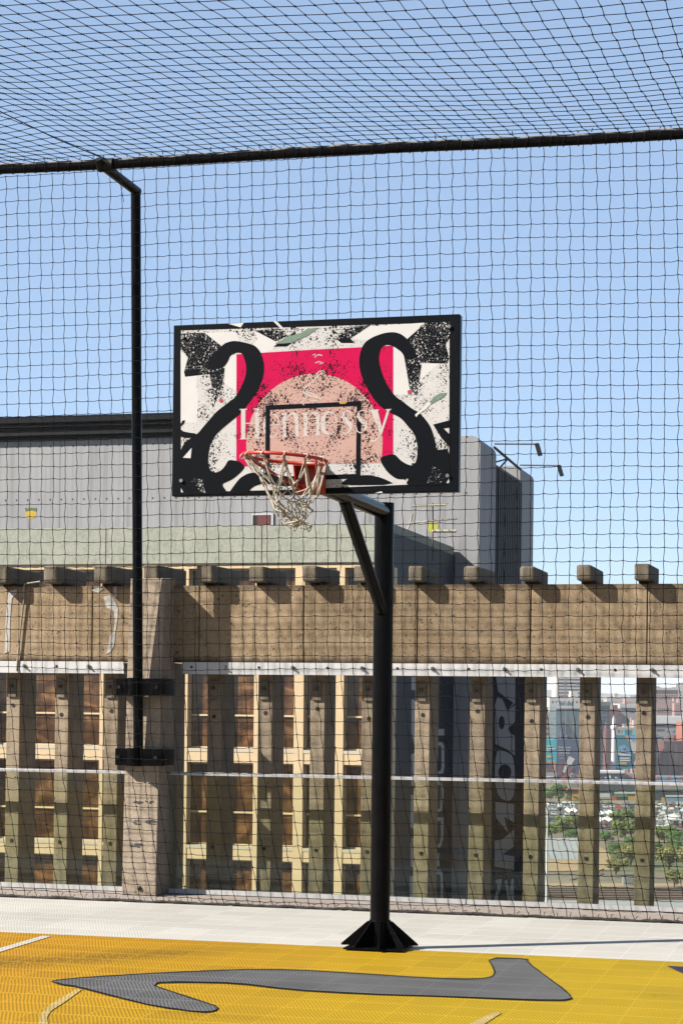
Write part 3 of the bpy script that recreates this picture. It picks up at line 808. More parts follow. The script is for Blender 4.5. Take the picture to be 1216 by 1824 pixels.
for sx_ in (-1, 1):
    b = MB(); a = -PI/2+sx_*1.15
    p0 = rimp(a, .226, -.012); p1 = Vector(((bx0+bx1)/2+sx_*.05, YBD-.03, 2.905))
    b.tube([p0, p1], .0085, 8); b.build('strut', M['red_rim'], rim)
for k in range(12):
    b = MB(); a = 2*PI*(k+.5)/12; c = rimp(a, .226, -.016)
    b.tube([c+Vector((math.cos(a)*.008*math.cos(t), math.sin(a)*.008*math.cos(t), .010*math.sin(t))) for t in [2*PI*q/8 for q in range(8)]], .0028, 5, 0, False, True)
    b.build('hook', M['red_rim'], rim)
# net of twine: 12 hooks, diamond mesh, slack and twisted to one side
random.seed(14)
b = MB(); rows = []
spec = [(.0, .226, 0, 0), (-.175, .150, .012, .0), (-.225, .125, .02, .0), (-.275, .100, .028, 0), (-.325, .082, .036, 0), (-.375, .064, .045, 0), (-.415, .052, .05, 0)]
for r_, (dz, rad, ox, oy) in enumerate(spec):
    row = []; dz *= .86
    for k in range(12):
        a = 2*PI*(k+.5+(.5 if r_ % 2 else 0))/12+(.10*r_ if r_ else 0)
        if r_ == 0: p = rimp(a, .224, -.024)
        else:
            j = .018+.006*r_
            p = Vector((RC.x+ox+rad*math.cos(a)+random.uniform(-j, j), RC.y+.04*r_/6+rad*math.sin(a)+random.uniform(-j, j)*.7, RC.z+dz+random.uniform(-.016, .016)+.06*math.cos(a-2.7)*(1 if 0 < r_ < 3 else .25)))
        row.append(p)
    rows.append(row)
def cord(p, q, sag, r=.0036):
    m_ = p.lerp(q, .5)+Vector((random.uniform(-.006, .006), random.uniform(-.006, .006), -sag))
    b.tube([p, p.lerp(m_, .55)+Vector((0, 0, -sag*.2)), m_, q.lerp(m_, .55)+Vector((0, 0, -sag*.1)), q], r, 6)
for r_ in range(len(rows)-1):
    for k in range(12):
        p = rows[r_][k]; off = 0 if r_ % 2 == 0 else 1
        for q in (rows[r_+1][(k-1+off) % 12], rows[r_+1][(k+off) % 12]):
            cord(p, q, .012 if r_ == 0 else .004)
            if r_ == 0 and random.random() < .5: cord(p+Vector((.006, 0, 0)), q+Vector((.006, .004, 0)), .018, .0031)
for k in range(12):
    p, q = rows[-1][k], rows[-1][(k+1) % 12]
    cord(p, q, .02 if k % 3 else .04)
for r_ in range(1, len(rows)):
    for k in range(12): b.sphere(rows[r_][k], .0065, 0, 6, 4)
for k in range(12):
    p = rows[0][k]; a = 2*PI*(k+.5)/12; c = rimp(a, .233, 0)
    b.tube([c+Vector((math.cos(a)*.016*math.cos(t)+.008*math.sin(2*t), math.sin(a)*.016*math.cos(t), .018*math.sin(t)-.006)) for t in [2*PI*q/10 for q in range(10)]], .0038, 5, 0, False, True)
b.build('hoop_net', M['net_cord'], hoop)
# ------------------------------------------------------------------ neighbouring buildings
M['cream'] = simple('cream painted timber', (.86, .65, .38), .6, .09, 2.5, bump=.05)
M['cream2'] = simple('pale cream sill', (.74, .64, .48), .6, .08, 2.5)
M['green_band'] = concrete('pale green painted concrete', (.55, .57, .47), (.64, .655, .55), .10, 1.2, .35)
M['navy'] = simple('dark navy painted wall', (.016, .020, .032), .6, .18, .8, spec=.2)
M['slate'] = simple('slate painted wall', (.04, .04, .05), .6, .15, .8, spec=.2)
M['mural'] = simple('pale grey mural paint', (.50, .49, .50), .6, .1, 1.5)
def clad_mat():
    m, nt, out = newmat('grey metal cladding'); N = NT(nt); v = N.coord()
    x, y, z = N.sep(v)
    big = N.noise(v, .35, 5, .65, .3)
    col = N.ramp(big, [(.3, (.34, .34, .355)), (.7, (.43, .43, .445))])
    st = N.noise(N.coord(scale=(2.2, 2.2, .12)), 1.5, 5, .7)
    col = N.mix(N.ramp(st, [(.45, 0), (.8, .55)]), col, (.42, .41, .40))
    st2 = N.noise(N.coord(scale=(3.5, 3.5, .10)), 1.1, 5, .7)
    col = N.mix(N.ramp(st2, [(.50, 0), (.66, .6)]), col, (.19, .18, .18))
    sc = N.noise(v, 3, 6, .8)
    col = N.mix(N.ramp(sc, [(.66, 0), (.72, .5)]), col, (.15, .13, .12))
    seam = N.math('LESS_THAN', N.math('FRACT', N.math('DIVIDE', N.math('ADD', x, 100.37), 5.6)), .008)
    col = N.mix(N.math('MULTIPLY', seam, .6), col, (.12, .12, .13))
    fl = N.math('SINE', N.math('MULTIPLY', x, 22))
    finish(nt, out, N, col, .6, 0, .3, N.bump(fl, .05, .02)); return m
M['clad'] = clad_mat()
M['recess_shade_clad'] = simple('recess shade cladding', (.03, .034, .042), .6, .2, .6)  # near-black tone puts the recess shadow into the cladding colour
M['roof_black'] = simple('black corrugated roof', (.006, .007, .008), .7, .3, 2, spec=.1)
M['fascia'] = simple('weathered black fascia', (.012, .012, .012), .7, .6, 3, spec=.12)
M['lemon'] = simple('yellow spray paint', (.62, .42, .02), .7, .2, 8)
M['lime'] = simple('lime spray paint', (.52, .52, .04), .7, .2, 8)
M['leaf_paint'] = simple('green spray paint', (.08, .16, .06), .7, .2, 8)
M['red_panel'] = simple('dark red panel', (.14, .012, .012), .6, .2, 3)
M['aerial'] = simple('weathered aerial', (.50, .45, .33), .6, .3, 3)
def pane_mat():
    m, nt, out = newmat('brown window glass'); N = NT(nt); v = N.coord('Object', (1, 1, 1))
    a = N.noise(N.coord(scale=(1.1, 1, 1.9)), 1.1, 2, .45, 1.2)
    b_ = N.noise(N.coord(scale=(9, 1, .5)), 1.0, 3, .6)
    col = N.ramp(a, [(.42, (.085, .040, .018)), (.52, (.16, .078, .033)), (.60, (.20, .10, .042)), (.68, (.34, .17, .075))])  # amber patches and vertical streaks are reflections painted into the glass colour
    col = N.mix(.6, col, N.ramp(b_, [(.35, .35), (.65, 1.2)]), 'MULTIPLY')
    finish(nt, out, N, col, .06, 0, .4); return m
M['pane'] = pane_mat()
YC = 56.0; Xc = onY(699.5, 1000, YC).x; XL = -47.0
off = thing('office_building', 'cream framed office building with a pale green parapet and brown windows behind the concrete slats', 'building', (-25, YC, -45))
zg1 = onY(350, 937.5, YC).z; zg0 = onY(350, 1003.5, YC).z
b = MB(); b.box(XL, Xc-.06, YC+.36, 64.9, -45, zg0-.02); b.build('wall', M['navy'], off)
b = MB(); b.box(XL, Xc-.004, YC-.06, 64.9, zg0, zg1); gb = b.build('parapet_band', M['green_band'], off, (-25, YC, zg0))
b = MB(); b.box(Xc-.0035, Xc+.04, YC-.02, 64.88, -45, zg1-.27); b.build('side_wall', M['navy'], off)
for px in (190, 467, 600): b = MB(); x = onY(px, 970, YC).x; b.box(x-.012, x+.012, YC-.066, YC-.0605, zg0+.01, zg1-.01); b.build('rust_streak', M['rust'], gb)
STY = (onY(400, 1345, YC).z-onY(400, 1518, YC).z)
zl = onY(400, 1012.5, YC).z       # underside of lintel
b = MB(); b.box(XL, Xc-.06, YC, YC+.355, zl, zg0-.002); b.build('lintel', M['cream'], off)
# storey bands: level k head at zl - k*STY, sill band between
bx = [-170, -95, -20, 30, 105, 181, 256, 330, 393, 456.5, 532, 604.5, 694]
bw = [9, 9, 9, 9, 9, 7, 9, 9, 9, 9, 18, 15, 12]
X_ = [onY(p, 1250, YC).x for p in bx]; W_ = [w_*YC/3500*1.02/2 for w_ in bw]
NS = 6
zb_low = zl-NS*STY
b = MB(); b.box(XL, X_[0]-W_[0]-.001, YC, YC+.355, -45, zl-.001); b.box(X_[0]-W_[0], Xc-.06, YC, YC+.355, -45, zb_low-.5); b.build('plain_wall', M['cream'], off)
for x, w_ in zip(X_, W_):
    b = MB(); b.box(x-w_, x+w_, YC, YC+.355, zb_low-.499, zl-.001); b.build('pier', M['cream'], off, (x, YC, 0))
for k in range(NS):
    zt = zl-k*STY; hb = .42
    zb = zt-STY+hb                              # sill level
    for i in range(len(X_)-1):
        x0 = X_[i]+W_[i]+.001; x1 = X_[i+1]-W_[i+1]-.001
        b = MB(); b.box(x0, x1, YC+.02, YC+.355, zb-hb+.002, zb-.10); b.build('spandrel', M['cream'], off, (x0, YC, zb))
        b = MB(); b.box(x0, x1, YC+.008, YC+.30, zb-.098, zb-.002)
        b.build('sill', M['cream2'], off, (x0, YC, zb))
        wf = MB(); t = .05; yw = YC+.22
        wf.box(x0, x0+t, yw, yw+.08, zb, zt-.003); wf.box(x1-t, x1, yw, yw+.08, zb, zt-.003)
        wf.box(x0+t, x1-t, yw, yw+.08, zb, zb+t); wf.box(x0+t, x1-t, yw, yw+.08, zt-.003-t, zt-.003)
        zm = zb+(zt-zb)*.40
        wf.box(x0+t, x1-t, yw-.02, yw+.08, zm-.026, zm+.026)
        f = wf.build('window', M['cream'], off, (x0, YC, zb))
        p = MB(); p.box(x0+t, x1-t, yw+.03, yw+.05, zb+t, zm-.026); p.box(x0+t, x1-t, yw+.03, yw+.05, zm+.026, zt-.003-t)
        p.build('pane', M['pane'], f)
# vertical white lettering on the navy side wall
def ZP(p): return (680+p[0]/3.967, 1180+p[1]/3.967)
def sidepoly(pts):
    b = MB(); q = [onX(*ZP(p), Xc+.04) for p in pts]; b.prism([Vector((Xc+.041, v_.y, v_.z)) for v_ in q], Vector((.006, 0, 0))); b.build('painted_letter', M['mural'], off)
sidepoly([(385, 470), (438, 470), (438, 515), (385, 515)])
for pts in ([(385, 562), (425, 565), (438, 590), (440, 740), (430, 782), (385, 792), (385, 770), (412, 768), (419, 740), (418, 600), (412, 588), (385, 586)],
            [(385, 835), (420, 845), (434, 900), (430, 1010), (420, 1052), (385, 1060), (385, 1040), (408, 1030), (413, 940), (410, 870), (385, 858)],
            [(385, 1095), (432, 1095), (431, 1240), (416, 1300), (385, 1322), (385, 1290), (406, 1275), (416, 1225), (415, 1120), (385, 1120)],
            [(375, 1345), (404, 1345), (404, 1440), (375, 1440)],
            [(375, 1470), (410, 1465), (428, 1490), (430, 1670), (414, 1670), (413, 1515), (402, 1495), (375, 1497)],
            [(207, 100), (258, 100), (258, 195), (207, 195)],
            [(207, 260), (255, 265), (250, 620), (232, 600), (216, 540), (207, 500)],
            [(205, 650), (255, 628), (252, 870), (205, 870)], [(203, 935), (245, 935), (242, 1200), (200, 1160)],
            [(203, 1240), (240, 1250), (238, 1460), (200, 1440)], [(198, 1510), (240, 1510), (236, 1680), (195, 1680)]):
    sidepoly(pts)
# grey clad building behind
YT = 65.0; Xt = onY(855, 900, YT).x
gry = thing('clad_building', 'large grey metal clad building with a black corrugated roof edge rising behind the office', 'building', (-28, YT, -45))
zr = onY(840, 775, YT).z; zf0 = onY(150, 783, YT).z; zf1 = onY(150, 752, YT).z
b = MB()
def rounded(b, x0, x1, y0, y1, z1, rr):
    pts = [Vector((x0, y0, -45)), Vector((x1, y0, -45))]+[Vector((x1-rr+rr*math.cos(t), y0, z1-rr+rr*math.sin(t))) for t in [PI/2*k/6 for k in range(7)]]+[Vector((x0, y0, z1))]
    b.prism(pts, Vector((0, y1-y0, 0)))
rounded(b, -48, Xt, YT, YT+2.9, zr, .38); b.build('cladding', M['clad'], gry, (-28, YT, 0), .03)
xf = onY(560, 780, YT).x
b = MB(); b.box(-48, xf-.01, YT+.012, YT+2.8, zr-.3, zf1+.12); b.build('upper_wall', M['clad'], gry)
b = MB()
for k in range(4):
    z0 = zf0+(zf1-zf0)*k/4; z1 = zf0+(zf1-zf0)*(k+.72)/4
    b.box(-48, xf, YT-.16-.10*(k % 2), YT-.001-.001*k, z0, z1)
b.box(-48, xf, YT-.10, YT-.0105, zf0, zf1); b.build('fascia', M['fascia'], gry)
b = MB(); zz = []
x = -48.0; i = 0; top = []
while x < xf:
    top.append((x, zf1+.13+.065*(i % 2))); x += .0707; i += 1
for yy in (YT-.34,):
    n = len(top); vs = [Vector((x_, yy, zf1-.02)) for x_, _ in top]+[Vector((x_, yy, z_)) for x_, z_ in top]+[Vector((x_, yy+3.2, z_+.5)) for x_, z_ in top]
    b.add(vs, [(i, i+1, n+i+1, n+i) for i in range(n-1)]+[(n+i, n+i+1, 2*n+i+1, 2*n+i) for i in range(n-1)])
b.build('roof_edge', M['roof_black'], gry)
b = MB()
for yy in (795, 890):
    zs_ = onY(150, yy, YT).z
    for k in range(78): b.box(-46+.43*k, -46+.43*k+.04, YT-.012, YT-.001, zs_, zs_+.045)
s_ = b.build('cladding_screw', M['dark_hole'], gry); s_['kind'] = 'stuff'
b = MB()
def wp(pts, mi, y=YT): b.prism([onY(px, py, y) for px, py in pts], Vector((0, -.006, 0)), mi)
def circ(cx, cy, r, n=18, jit=.08): return [(cx+r*math.cos(2*PI*k/n)*(1+jit*random.uniform(-1, 1)), cy+r*math.sin(2*PI*k/n)*(1+jit*random.uniform(-1, 1))) for k in range(n)]
wp(circ(55.5, 915, 9.5), 0); wp([(46, 911), (45, 904), (52, 906), (57, 904), (66, 905), (65, 911), (56, 909)], 1, YT-.0065)
tag(b.build('painted_lemon', [M['lemon'], M['leaf_paint']], gry), 'yellow lemon with green leaf sprayed on the wall')
b = MB(); wp(circ(770, 939.5, 9.5), 0); tag(b.build('painted_spot', M['lime'], gry), 'lime yellow spot sprayed on the wall')
b = MB(); p0 = onY(449, 918, YT); p1 = onY(487, 936.5, YT)
b.box(p0.x, p1.x, YT-.05, YT-.002, p1.z-.05, p0.z+.06); vo = b.build('vent_opening', M['alu'], gry)
b = MB(); b.box(p0.x+.04, p1.x-.08, YT-.056, YT-.0505, p1.z, p0.z); b.build('opening_shade', M['dark_hole'], vo)
b = MB(); b.box(p0.x+.22, p1.x-.10, YT-.062, YT-.0565, p1.z+.01, p0.z-.03); b.build('red_panel', M['red_panel'], vo)
# connecting wing and second tower
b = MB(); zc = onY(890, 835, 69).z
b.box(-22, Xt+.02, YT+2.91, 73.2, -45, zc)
cw = b.build('connecting_wing', M['recess_shade_clad'], gry)
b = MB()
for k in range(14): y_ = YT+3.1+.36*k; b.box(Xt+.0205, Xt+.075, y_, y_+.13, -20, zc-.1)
b.build('rib', M['recess_shade_clad'], cw)
X2 = onY(926, 900, 73.2).x; z2 = onY(915, 829, 73.2).z
tw = thing('slate_tower', 'dark slate clad tower standing behind the right corner of the grey building', 'tower', (-13, 74.5, -45))
b = MB(); rounded(b, -20, X2, 73.21, 76.3, z2, .25); b.build('cladding', M['clad'], tw, (-13, 74.5, 0), .03)
b = MB(); Xp = onY(956, 1400, 66).x; b.box(Xt+.03, Xp, 66, 67.5, -45, 5.0)
pod = thing('mural_building', 'dark slate lower building with big pale letters painted down its front', 'building', (-9, 66, -45))
b.build('wall', M['slate'], pod, (-9, 66, 0))
def fp(pts, mi=0, l=0): b = MB(); b.prism([onY(*ZP(p), 66)+Vector((0, -.004-l, 0)) for p in pts], Vector((0, -.004, 0)), 0); b.build('painted_letter', [M['mural'], M['slate']][mi], pod)
fp([(805, 105), (940, 105), (940, 285), (888, 340), (925, 285), (820, 205)]); fp([(815, 240), (850, 260), (885, 345), (940, 300), (938, 420), (890, 465), (905, 500), (938, 520), (938, 660), (885, 615), (830, 590), (800, 575), (798, 300)])
fp(chaikin([(815, 610), (798, 700), (796, 850), (825, 955), (900, 985), (937, 930), (938, 680), (900, 640)], 1))
fp([(800, 985), (932, 1000), (932, 1130), (862, 1090), (890, 1205), (800, 1090)]); fp([(795, 1260), (850, 1250), (932, 1180), (932, 1300), (850, 1355), (932, 1370), (932, 1465), (795, 1440)])
fp([(800, 1535), (845, 1530), (842, 1570), (815, 1685), (790, 1685), (815, 1575), (800, 1565)]); fp([(865, 1545), (887, 1530), (902, 1600), (915, 1530), (930, 1530), (930, 1690), (890, 1690), (876, 1610)])
def ell(cx, cy, rx, ry): return [(cx+rx*math.cos(2*PI*k/16), cy+ry*math.sin(2*PI*k/16)) for k in range(16)]
fp(ell(845, 425, 21, 48), 1, .01); fp(ell(867, 775, 46, 55), 1, .01)
# floodlight brackets
def flood(p0, p1, label, Y):
    a = onY(*p0, Y); c = onY(*p1, Y)
    t = thing('floodlight', label, 'floodlight', a, 'floodlights on arms')
    b = MB(); b.tube([a, c], .032, 6); b.build('arm', M['steel'], t)
    b = MB(); dn = (c-a).normalized()
    b.obox(c+Vector((.02, -.1, -.40)), Vector((.13, 0, .03)), Vector((0, .26, 0)), Vector((-.12, 0, .40)))
    b.build('lamp_head', M['black_matt'], t)
flood((880, 790.5), (957, 791), 'floodlight on a long arm from the top of the grey clad building', YT+1.4)
flood((925, 828.5), (996, 829.5), 'floodlight on a long arm from the top of the slate tower', 74.5)
b = MB(); A_ = onY(880, 797, YT+2.5); B_ = onY(926, 836, 73.3)
b.tube([A_, B_], .05, 6); m_ = A_.lerp(B_, .5); b.tube([m_, onY(888, 835, 69)], .035, 6); b.tube([m_, onY(882, 823, YT+2.9)], .03, 6)
tag(b.build('roof_strut', M['black_matt']), 'dark diagonal strut between the grey building and the slate tower', 'strut')
# tv aerial on the office roof
YA = 60.0
ta = thing('tv_aerial', 'yellowed television aerial on a mast above the office roof', 'aerial', onY(770, 985, YA))
b = MB(); b.tube([onY(770.5, 1000, YA), onY(770.5, 896, YA)], .022, 6); b.build('mast', M['rust'], ta)
for (p0, p1, ne, h) in (((735, 901), (795, 899), 14, .16), ((728, 931.5), (815, 924), 7, .12), ((770, 946), (812, 946), 0, 0)):
    b = MB(); a = onY(*p0, YA-.05); c = onY(*p1, YA-.05); b.tube([a, c], .022 if ne else .05, 6)
    for k in range(ne):
        q = a.lerp(c, (k+.5)/ne); b.tube([q+Vector((0, -h*2.2, -h*.5)), q+Vector((0, h*2.2, h*.5))], .016, 5)
    if ne == 7: b.tube([onY(734, 915, YA), onY(730, 933, YA), onY(724, 946, YA)], .03, 5)
    b.build('boom', M['aerial'], ta)

# ------------------------------------------------------------------ the city beyond
ZG = -45.0
def dist(py): return F*(EYE-ZG)/(py-1251.5)
def gpt(px, py): return onZ(px, py, ZG)
M['earth'] = simple('dry veld ground', (.22, .175, .115), .95, .3, .02)
M['sand'] = simple('orange sand', (.42, .29, .15), .95, .15, .05)
M['asphalt'] = simple('car park asphalt', (.13, .125, .12), .9, .2, .08)
M['road'] = simple('pale concrete road', (.40, .40, .40), .9, .1, .1)
M['ballast'] = simple('brown rail ballast', (.17, .105, .07), .95, .3, .3)
M['grass'] = simple('dry grass', (.13, .14, .05), .95, .35, .06)
M['hill'] = simple('distant hill', (.12, .13, .13), .95, .2, .003)
M['white_wall'] = simple('white wall', (.72, .70, .66), .8, .08, .2)
M['grey_roof'] = simple('grey metal roof', (.42, .43, .45), .5, .1, .3)
M['brick'] = simple('orange brick', (.42, .13, .07), .85, .15, .4)
M['pink_brick'] = simple('pink brick', (.42, .27, .23), .85, .1, .2)
M['beige'] = simple('beige concrete', (.46, .40, .33), .85, .1, .1)
M['pale'] = simple('pale concrete', (.58, .56, .53), .85, .08, .1)
M['mid_grey'] = simple('mid grey concrete', (.34, .33, .32), .85, .12, .1)
M['teal_glass'] = simple('teal glass', (.10, .17, .19), .25, .2, .06)
M['dark_glass'] = simple('dark blue glass', (.035, .06, .09), .25, .25, .1)
M['win'] = simple('far dark window', (.06, .065, .075), .3, .3, .5)
M['cyan'] = simple('cyan print', (.0, .42, .50), .6, .04, .1)
M['deep_blue'] = simple('deep blue print', (.025, .05, .11), .6, .1, .1)
M['teal'] = simple('teal print', (.0, .20, .26), .6, .1, .05)
M['lt_blue'] = simple('light blue print', (.16, .36, .58), .6, .1, .1)
M['yellow'] = simple('yellow sign', (.62, .38, .06), .6, .1, .3)
M['orange_p'] = simple('orange print', (.55, .20, .07), .6, .1, .3)
M['maroon'] = simple('maroon print', (.16, .04, .04), .6, .1, .3)
M['shade'] = simple('dark shop opening', (.02, .024, .03), .7, .2, .3)
M['dark_red'] = simple('dark red column', (.15, .045, .04), .8, .15, .2)
M['canopy'] = simple('white canopy', (.78, .78, .78), .7, .06, .2)
M['green_p'] = simple('green awning', (.10, .32, .12), .7, .1, .2)
M['bark'] = simple('bark', (.11, .08, .055), .9, .3, 2)
def leaf_mat(nm, c):
    m, nt, out = newmat(nm); N = NT(nt)
    oi = nt.nodes.new('ShaderNodeNewGeometry'); v = N.coord()
    f = N.noise(v, .45, 3); f2 = oi.outputs['Random Per Island']
    col = N.ramp(f, [(.3, tuple(x*.65 for x in c)), (.7, tuple(x*1.35 for x in c))])
    col = N.mix(.3, col, N.ramp(f2, [(0, tuple(x*.6 for x in c)), (1, tuple(x*1.5 for x in c))]))
    p = nt.nodes.new('ShaderNodeBsdfPrincipled'); N.link(col, p.inputs['Base Color']); p.inputs['Roughness'].default_value = .7
    p.inputs['Specular IOR Level'].default_value = .15
    N.link(p.outputs[0], out.inputs['Surface']); return m
M['leaf_a'] = leaf_mat('olive leaves', (.085, .115, .03)); M['leaf_b'] = leaf_mat('green leaves', (.045, .095, .025)); M['leaf_c'] = leaf_mat('dry yellowish leaves', (.115, .11, .035))
b = MB(); b.poly([(-7600, -7600, ZG), (7600, -7600, ZG), (7600, 7600, ZG), (-7600, 7600, ZG)])
tag(b.build('ground', M['earth']), 'dry city ground far below the roof', None, None, 'structure')
def gsheet(name, mat, pts, dz, label):
    b = MB(); b.poly([gpt(x, y)+Vector((0, 0, dz)) for x, y in pts]); return tag(b.build(name, mat), label, None, None, 'structure')
gsheet('car_park', M['asphalt'], [(800, 1433), (1700, 1433), (1700, 1484), (800, 1484)], .15, 'asphalt car park')
gsheet('sandy_field', M['sand'], [(800, 1494), (1040, 1496), (1080, 1516), (1100, 1550), (1000, 1553), (700, 1553)], .2, 'orange sand field')
gsheet('sandy_path', M['sand'], [(1150, 1504), (1216, 1506), (1400, 1509), (1400, 1522), (1300, 1530), (1200, 1519), (1160, 1514)], .22, 'sandy path')
gsheet('grass_bank', M['grass'], [(1060, 1520), (1130, 1518), (1500, 1524), (1500, 1552), (1060, 1552)], .1, 'dry grass bank')
gsheet('rail_bed', M['ballast'], [(500, 1581), (1800, 1583), (1800, 1603), (500, 1602)], .1, 'brown rail bed')
gsheet('rail_verge', M['sand'], [(500, 1573), (1800, 1575), (1800, 1581), (500, 1579.6)], .12, 'sandy strip beside the tracks')
gsheet('road', M['road'], [(400, 1604), (1900, 1606), (1900, 1660), (400, 1660)], .12, 'pale concrete road below the roof')
# hills
random.seed(2)
b = MB(); hp = []
for k in range(90):
    t = k/89; px = -900+t*3600; dd = 6900
    hp.append((far(px, 1246+.011*(px-608), dd), 15+22*(.5+.5*math.sin(px*.006+1))+9*math.sin(px*.021)+5*random.random()))
vs = []
for p, h in hp: vs += [Vector((p.x, p.y, ZG)), Vector((p.x, p.y, h)), Vector((p.x*1.08, p.y*1.08, ZG))]
b.add(vs, [(3*i, 3*i+3, 3*i+4, 3*i+1) for i in range(89)]+[(3*i+1, 3*i+4, 3*i+5, 3*i+2) for i in range(89)], 0, True)
tag(b.build('hills', M['hill']), 'low hazy hills on the horizon', None, None, 'structure')

def fx_box(b, px0, px1, z0, z1, dd, depth, mi=0, proud=0):
    o = CAM+FW*(dd-proud)+RT*((px0-608)/F*dd); o = Vector((o.x, o.y, z0))
    b.obox(o, RT*((px1-px0)/F*dd), FW*depth, UP*(z1-z0), mi)
def zat(px, py, dd): return far(px, py, dd).z
def tower(name, label, cat, px0, px1, ytop, dd, depth, mat, wins=None, ybot=None, roof=None, group=None):
    """a far building: wall + rows of windows (each its own part)"""
    z1 = zat((px0+px1)/2, ytop, dd); z0 = ZG if ybot is None else zat((px0+px1)/2, ybot, dd)
    o = CAM+FW*dd+RT*(((px0+px1)/2-608)/F*dd)
    t = thing(name, label, cat, (o.x, o.y, z0), group)
    b = MB(); fx_box(b, px0, px1, z0, z1, dd, depth); b.build('wall', mat, t, (o.x, o.y, z0))
    if wins:
        for (wx0, wx1, n, wy0, wy1, m, fw_, fh, wm) in wins:       # px range, columns, y range, rows, fill fractions
            for j in range(m):
                for i in range(n):
                    cw_ = (wx1-wx0)/n; ch = (wy1-wy0)/m
                    a0 = wx0+cw_*(i+.5-fw_/2); a1 = a0+cw_*fw_; y0 = wy0+ch*(j+.5-fh/2); y1 = y0+ch*fh
                    b = MB(); fx_box(b, a0, a1, zat(a0, y1, dd), zat(a0, y0, dd), dd, .30, 0, .12); b.build('window', wm, t)
    if cat == 'building' and ybot is None:
        rs = random.Random(int(px0*7+ytop))
        for k in range(2):
            a0 = px0+(px1-px0)*rs.uniform(.05, .7); w1 = (px1-px0)*rs.uniform(.08, .25); h1 = rs.uniform(2.0, 5.0)
            b = MB(); fx_box(b, a0, a0+w1, z1+.01, z1+h1, dd, depth*.4, 0, -depth*(.2+.4*k)); b.build('roof_plant', mat, t)
    if roof:
        b = MB(); fx_box(b, px0-1, px1+1, z1+.003, z1+roof[1], dd, depth, 0, 1.2); b.build('roof', roof[0], t)
    return t
def panel_on(t, name, mat, pts, dd, pr=.2):
    b = MB(); q = [far(x, y, dd)-FW*pr for x, y in pts]; b.prism(q, -FW*.12); return b.build(name, mat, t)
W = M['win']
tower('office_tower', 'tall striped office tower with dark window bands rising over the city', 'building', 990, 1060, 1150, 1700, 40, M['pale'], [(994, 1058, 1, 1160, 1243, 14, 1, .5, W), (1004, 1008, 1, 1158, 1244, 1, 1, 1, M['mid_grey'])])
tower('apartment_block', 'pale apartment block directly under the striped office tower', 'building', 978, 1046, 1242, 1500, 30, M['pale'], [(980, 1044, 9, 1246, 1290, 5, .4, .4, W)])
tower('apartment_block', 'white flat roofed block left of the teal glass building', 'building', 940, 993, 1268, 1330, 25, M['beige'], [(945, 991, 7, 1275, 1330, 6, .45, .42, W)])
g_ = tower('glass_building', 'teal glass office building behind the dark blue advertisement', 'building', 990, 1066, 1257, 1280, 40, M['teal_glass'])
panel_on(g_, 'dark_gable', M['dark_glass'], [(999, 1322), (1001, 1283), (1020, 1300), (1022, 1322)], 1280, .3)
panel_on(g_, 'roof_band', M['pale'], [(990, 1262), (1066, 1262), (1066, 1257), (990, 1257)], 1280, .4)
for k in range(5): panel_on(g_, 'mullion', M['mid_grey'], [(1006+k*13, 1321), (1006.8+k*13, 1321), (1006.8+k*13, 1263), (1006+k*13, 1263)], 1280, .5)
# billboards
D1 = 1150
bl = tower('billboard_building', 'building wrapped in a cyan and white advertisement with text lines', 'building', 940, 991.4, 1317, D1, 20, M['cyan'])
for y_, x1 in ((1328, 983), (1333, 988), (1337, 980)): panel_on(bl, 'text_line', M['canopy'], [(973, y_+1.6), (x1, y_+1.6), (x1, y_), (973, y_)], D1)
panel_on(bl, 'button', M['yellow'], [(972, 1350), (981, 1350), (981, 1346), (972, 1346)], D1)
panel_on(bl, 'orange_base', M['orange_p'], [(940, 1375), (989, 1374), (989, 1357), (940, 1357)], D1, .2)
panel_on(bl, 'dark_square', M['deep_blue'], [(972, 1372), (981, 1372), (981, 1359), (972, 1359)], D1, .5)
panel_on(bl, 'grey_base', M['mid_grey'], [(940, 1392), (991, 1392), (991, 1375.5), (940, 1375.5)], D1, .2)
panel_on(bl, 'white_line', M['canopy'], [(940, 1384.5), (990, 1384.5), (990, 1382.5), (940, 1382.5)], D1, .5)
bl = tower('billboard_building', 'building wrapped in a dark blue advertisement with white text and a tilted phone', 'building', 991.6, 1046, 1317.5, D1, 20, M['deep_blue'])
def txt(parent, s, px, py, hpx, dd, mat, name='text', pr=.25):
    cu = bpy.data.curves.new('t', 'FONT'); cu.body = s; cu.size = hpx/F*dd*1.38; cu.extrude = .02
    ob = bpy.data.objects.new('t', cu); COL.objects.link(ob); bpy.context.view_layer.update()
    me = bpy.data.meshes.new_from_object(ob.evaluated_get(bpy.context.evaluated_depsgraph_get()))
    o = far(px, py, dd)-FW*pr
    R_ = Matrix((RT, UP, -FW)).transposed()
    me.transform(R_.to_4x4()); bpy.data.objects.remove(ob)
    me.materials.clear(); me.materials.append(mat)
    t = bpy.data.objects.new(name, me); COL.objects.link(t); t.parent = parent; t.location = o-parent.location; return t
txt(bl, 'Online made', 993.5, 1332.3, 3.1, D1, M['canopy']); txt(bl, 'card money', 993.5, 1337.3, 3.1, D1, M['canopy']); txt(bl, 'instruments', 993.5, 1342.3, 3.1, D1, M['canopy'])
for y_, x1 in ((1345, 1005), (1350, 1007)): panel_on(bl, 'text_line', M['mid_grey'], [(994, y_+1), (x1, y_+1), (x1, y_), (994, y_)], D1)
panel_on(bl, 'phone', M['pale'], [(1001, 1375), (1005, 1377), (1012, 1362), (1016, 1364), (1023, 1352), (1013, 1346.5), (1008, 1356)], D1)
panel_on(bl, 'figure', M['maroon'], [(991.8, 1376), (996, 1360), (1003, 1356), (1003, 1360), (999, 1372), (1001, 1380), (993, 1381)], D1)
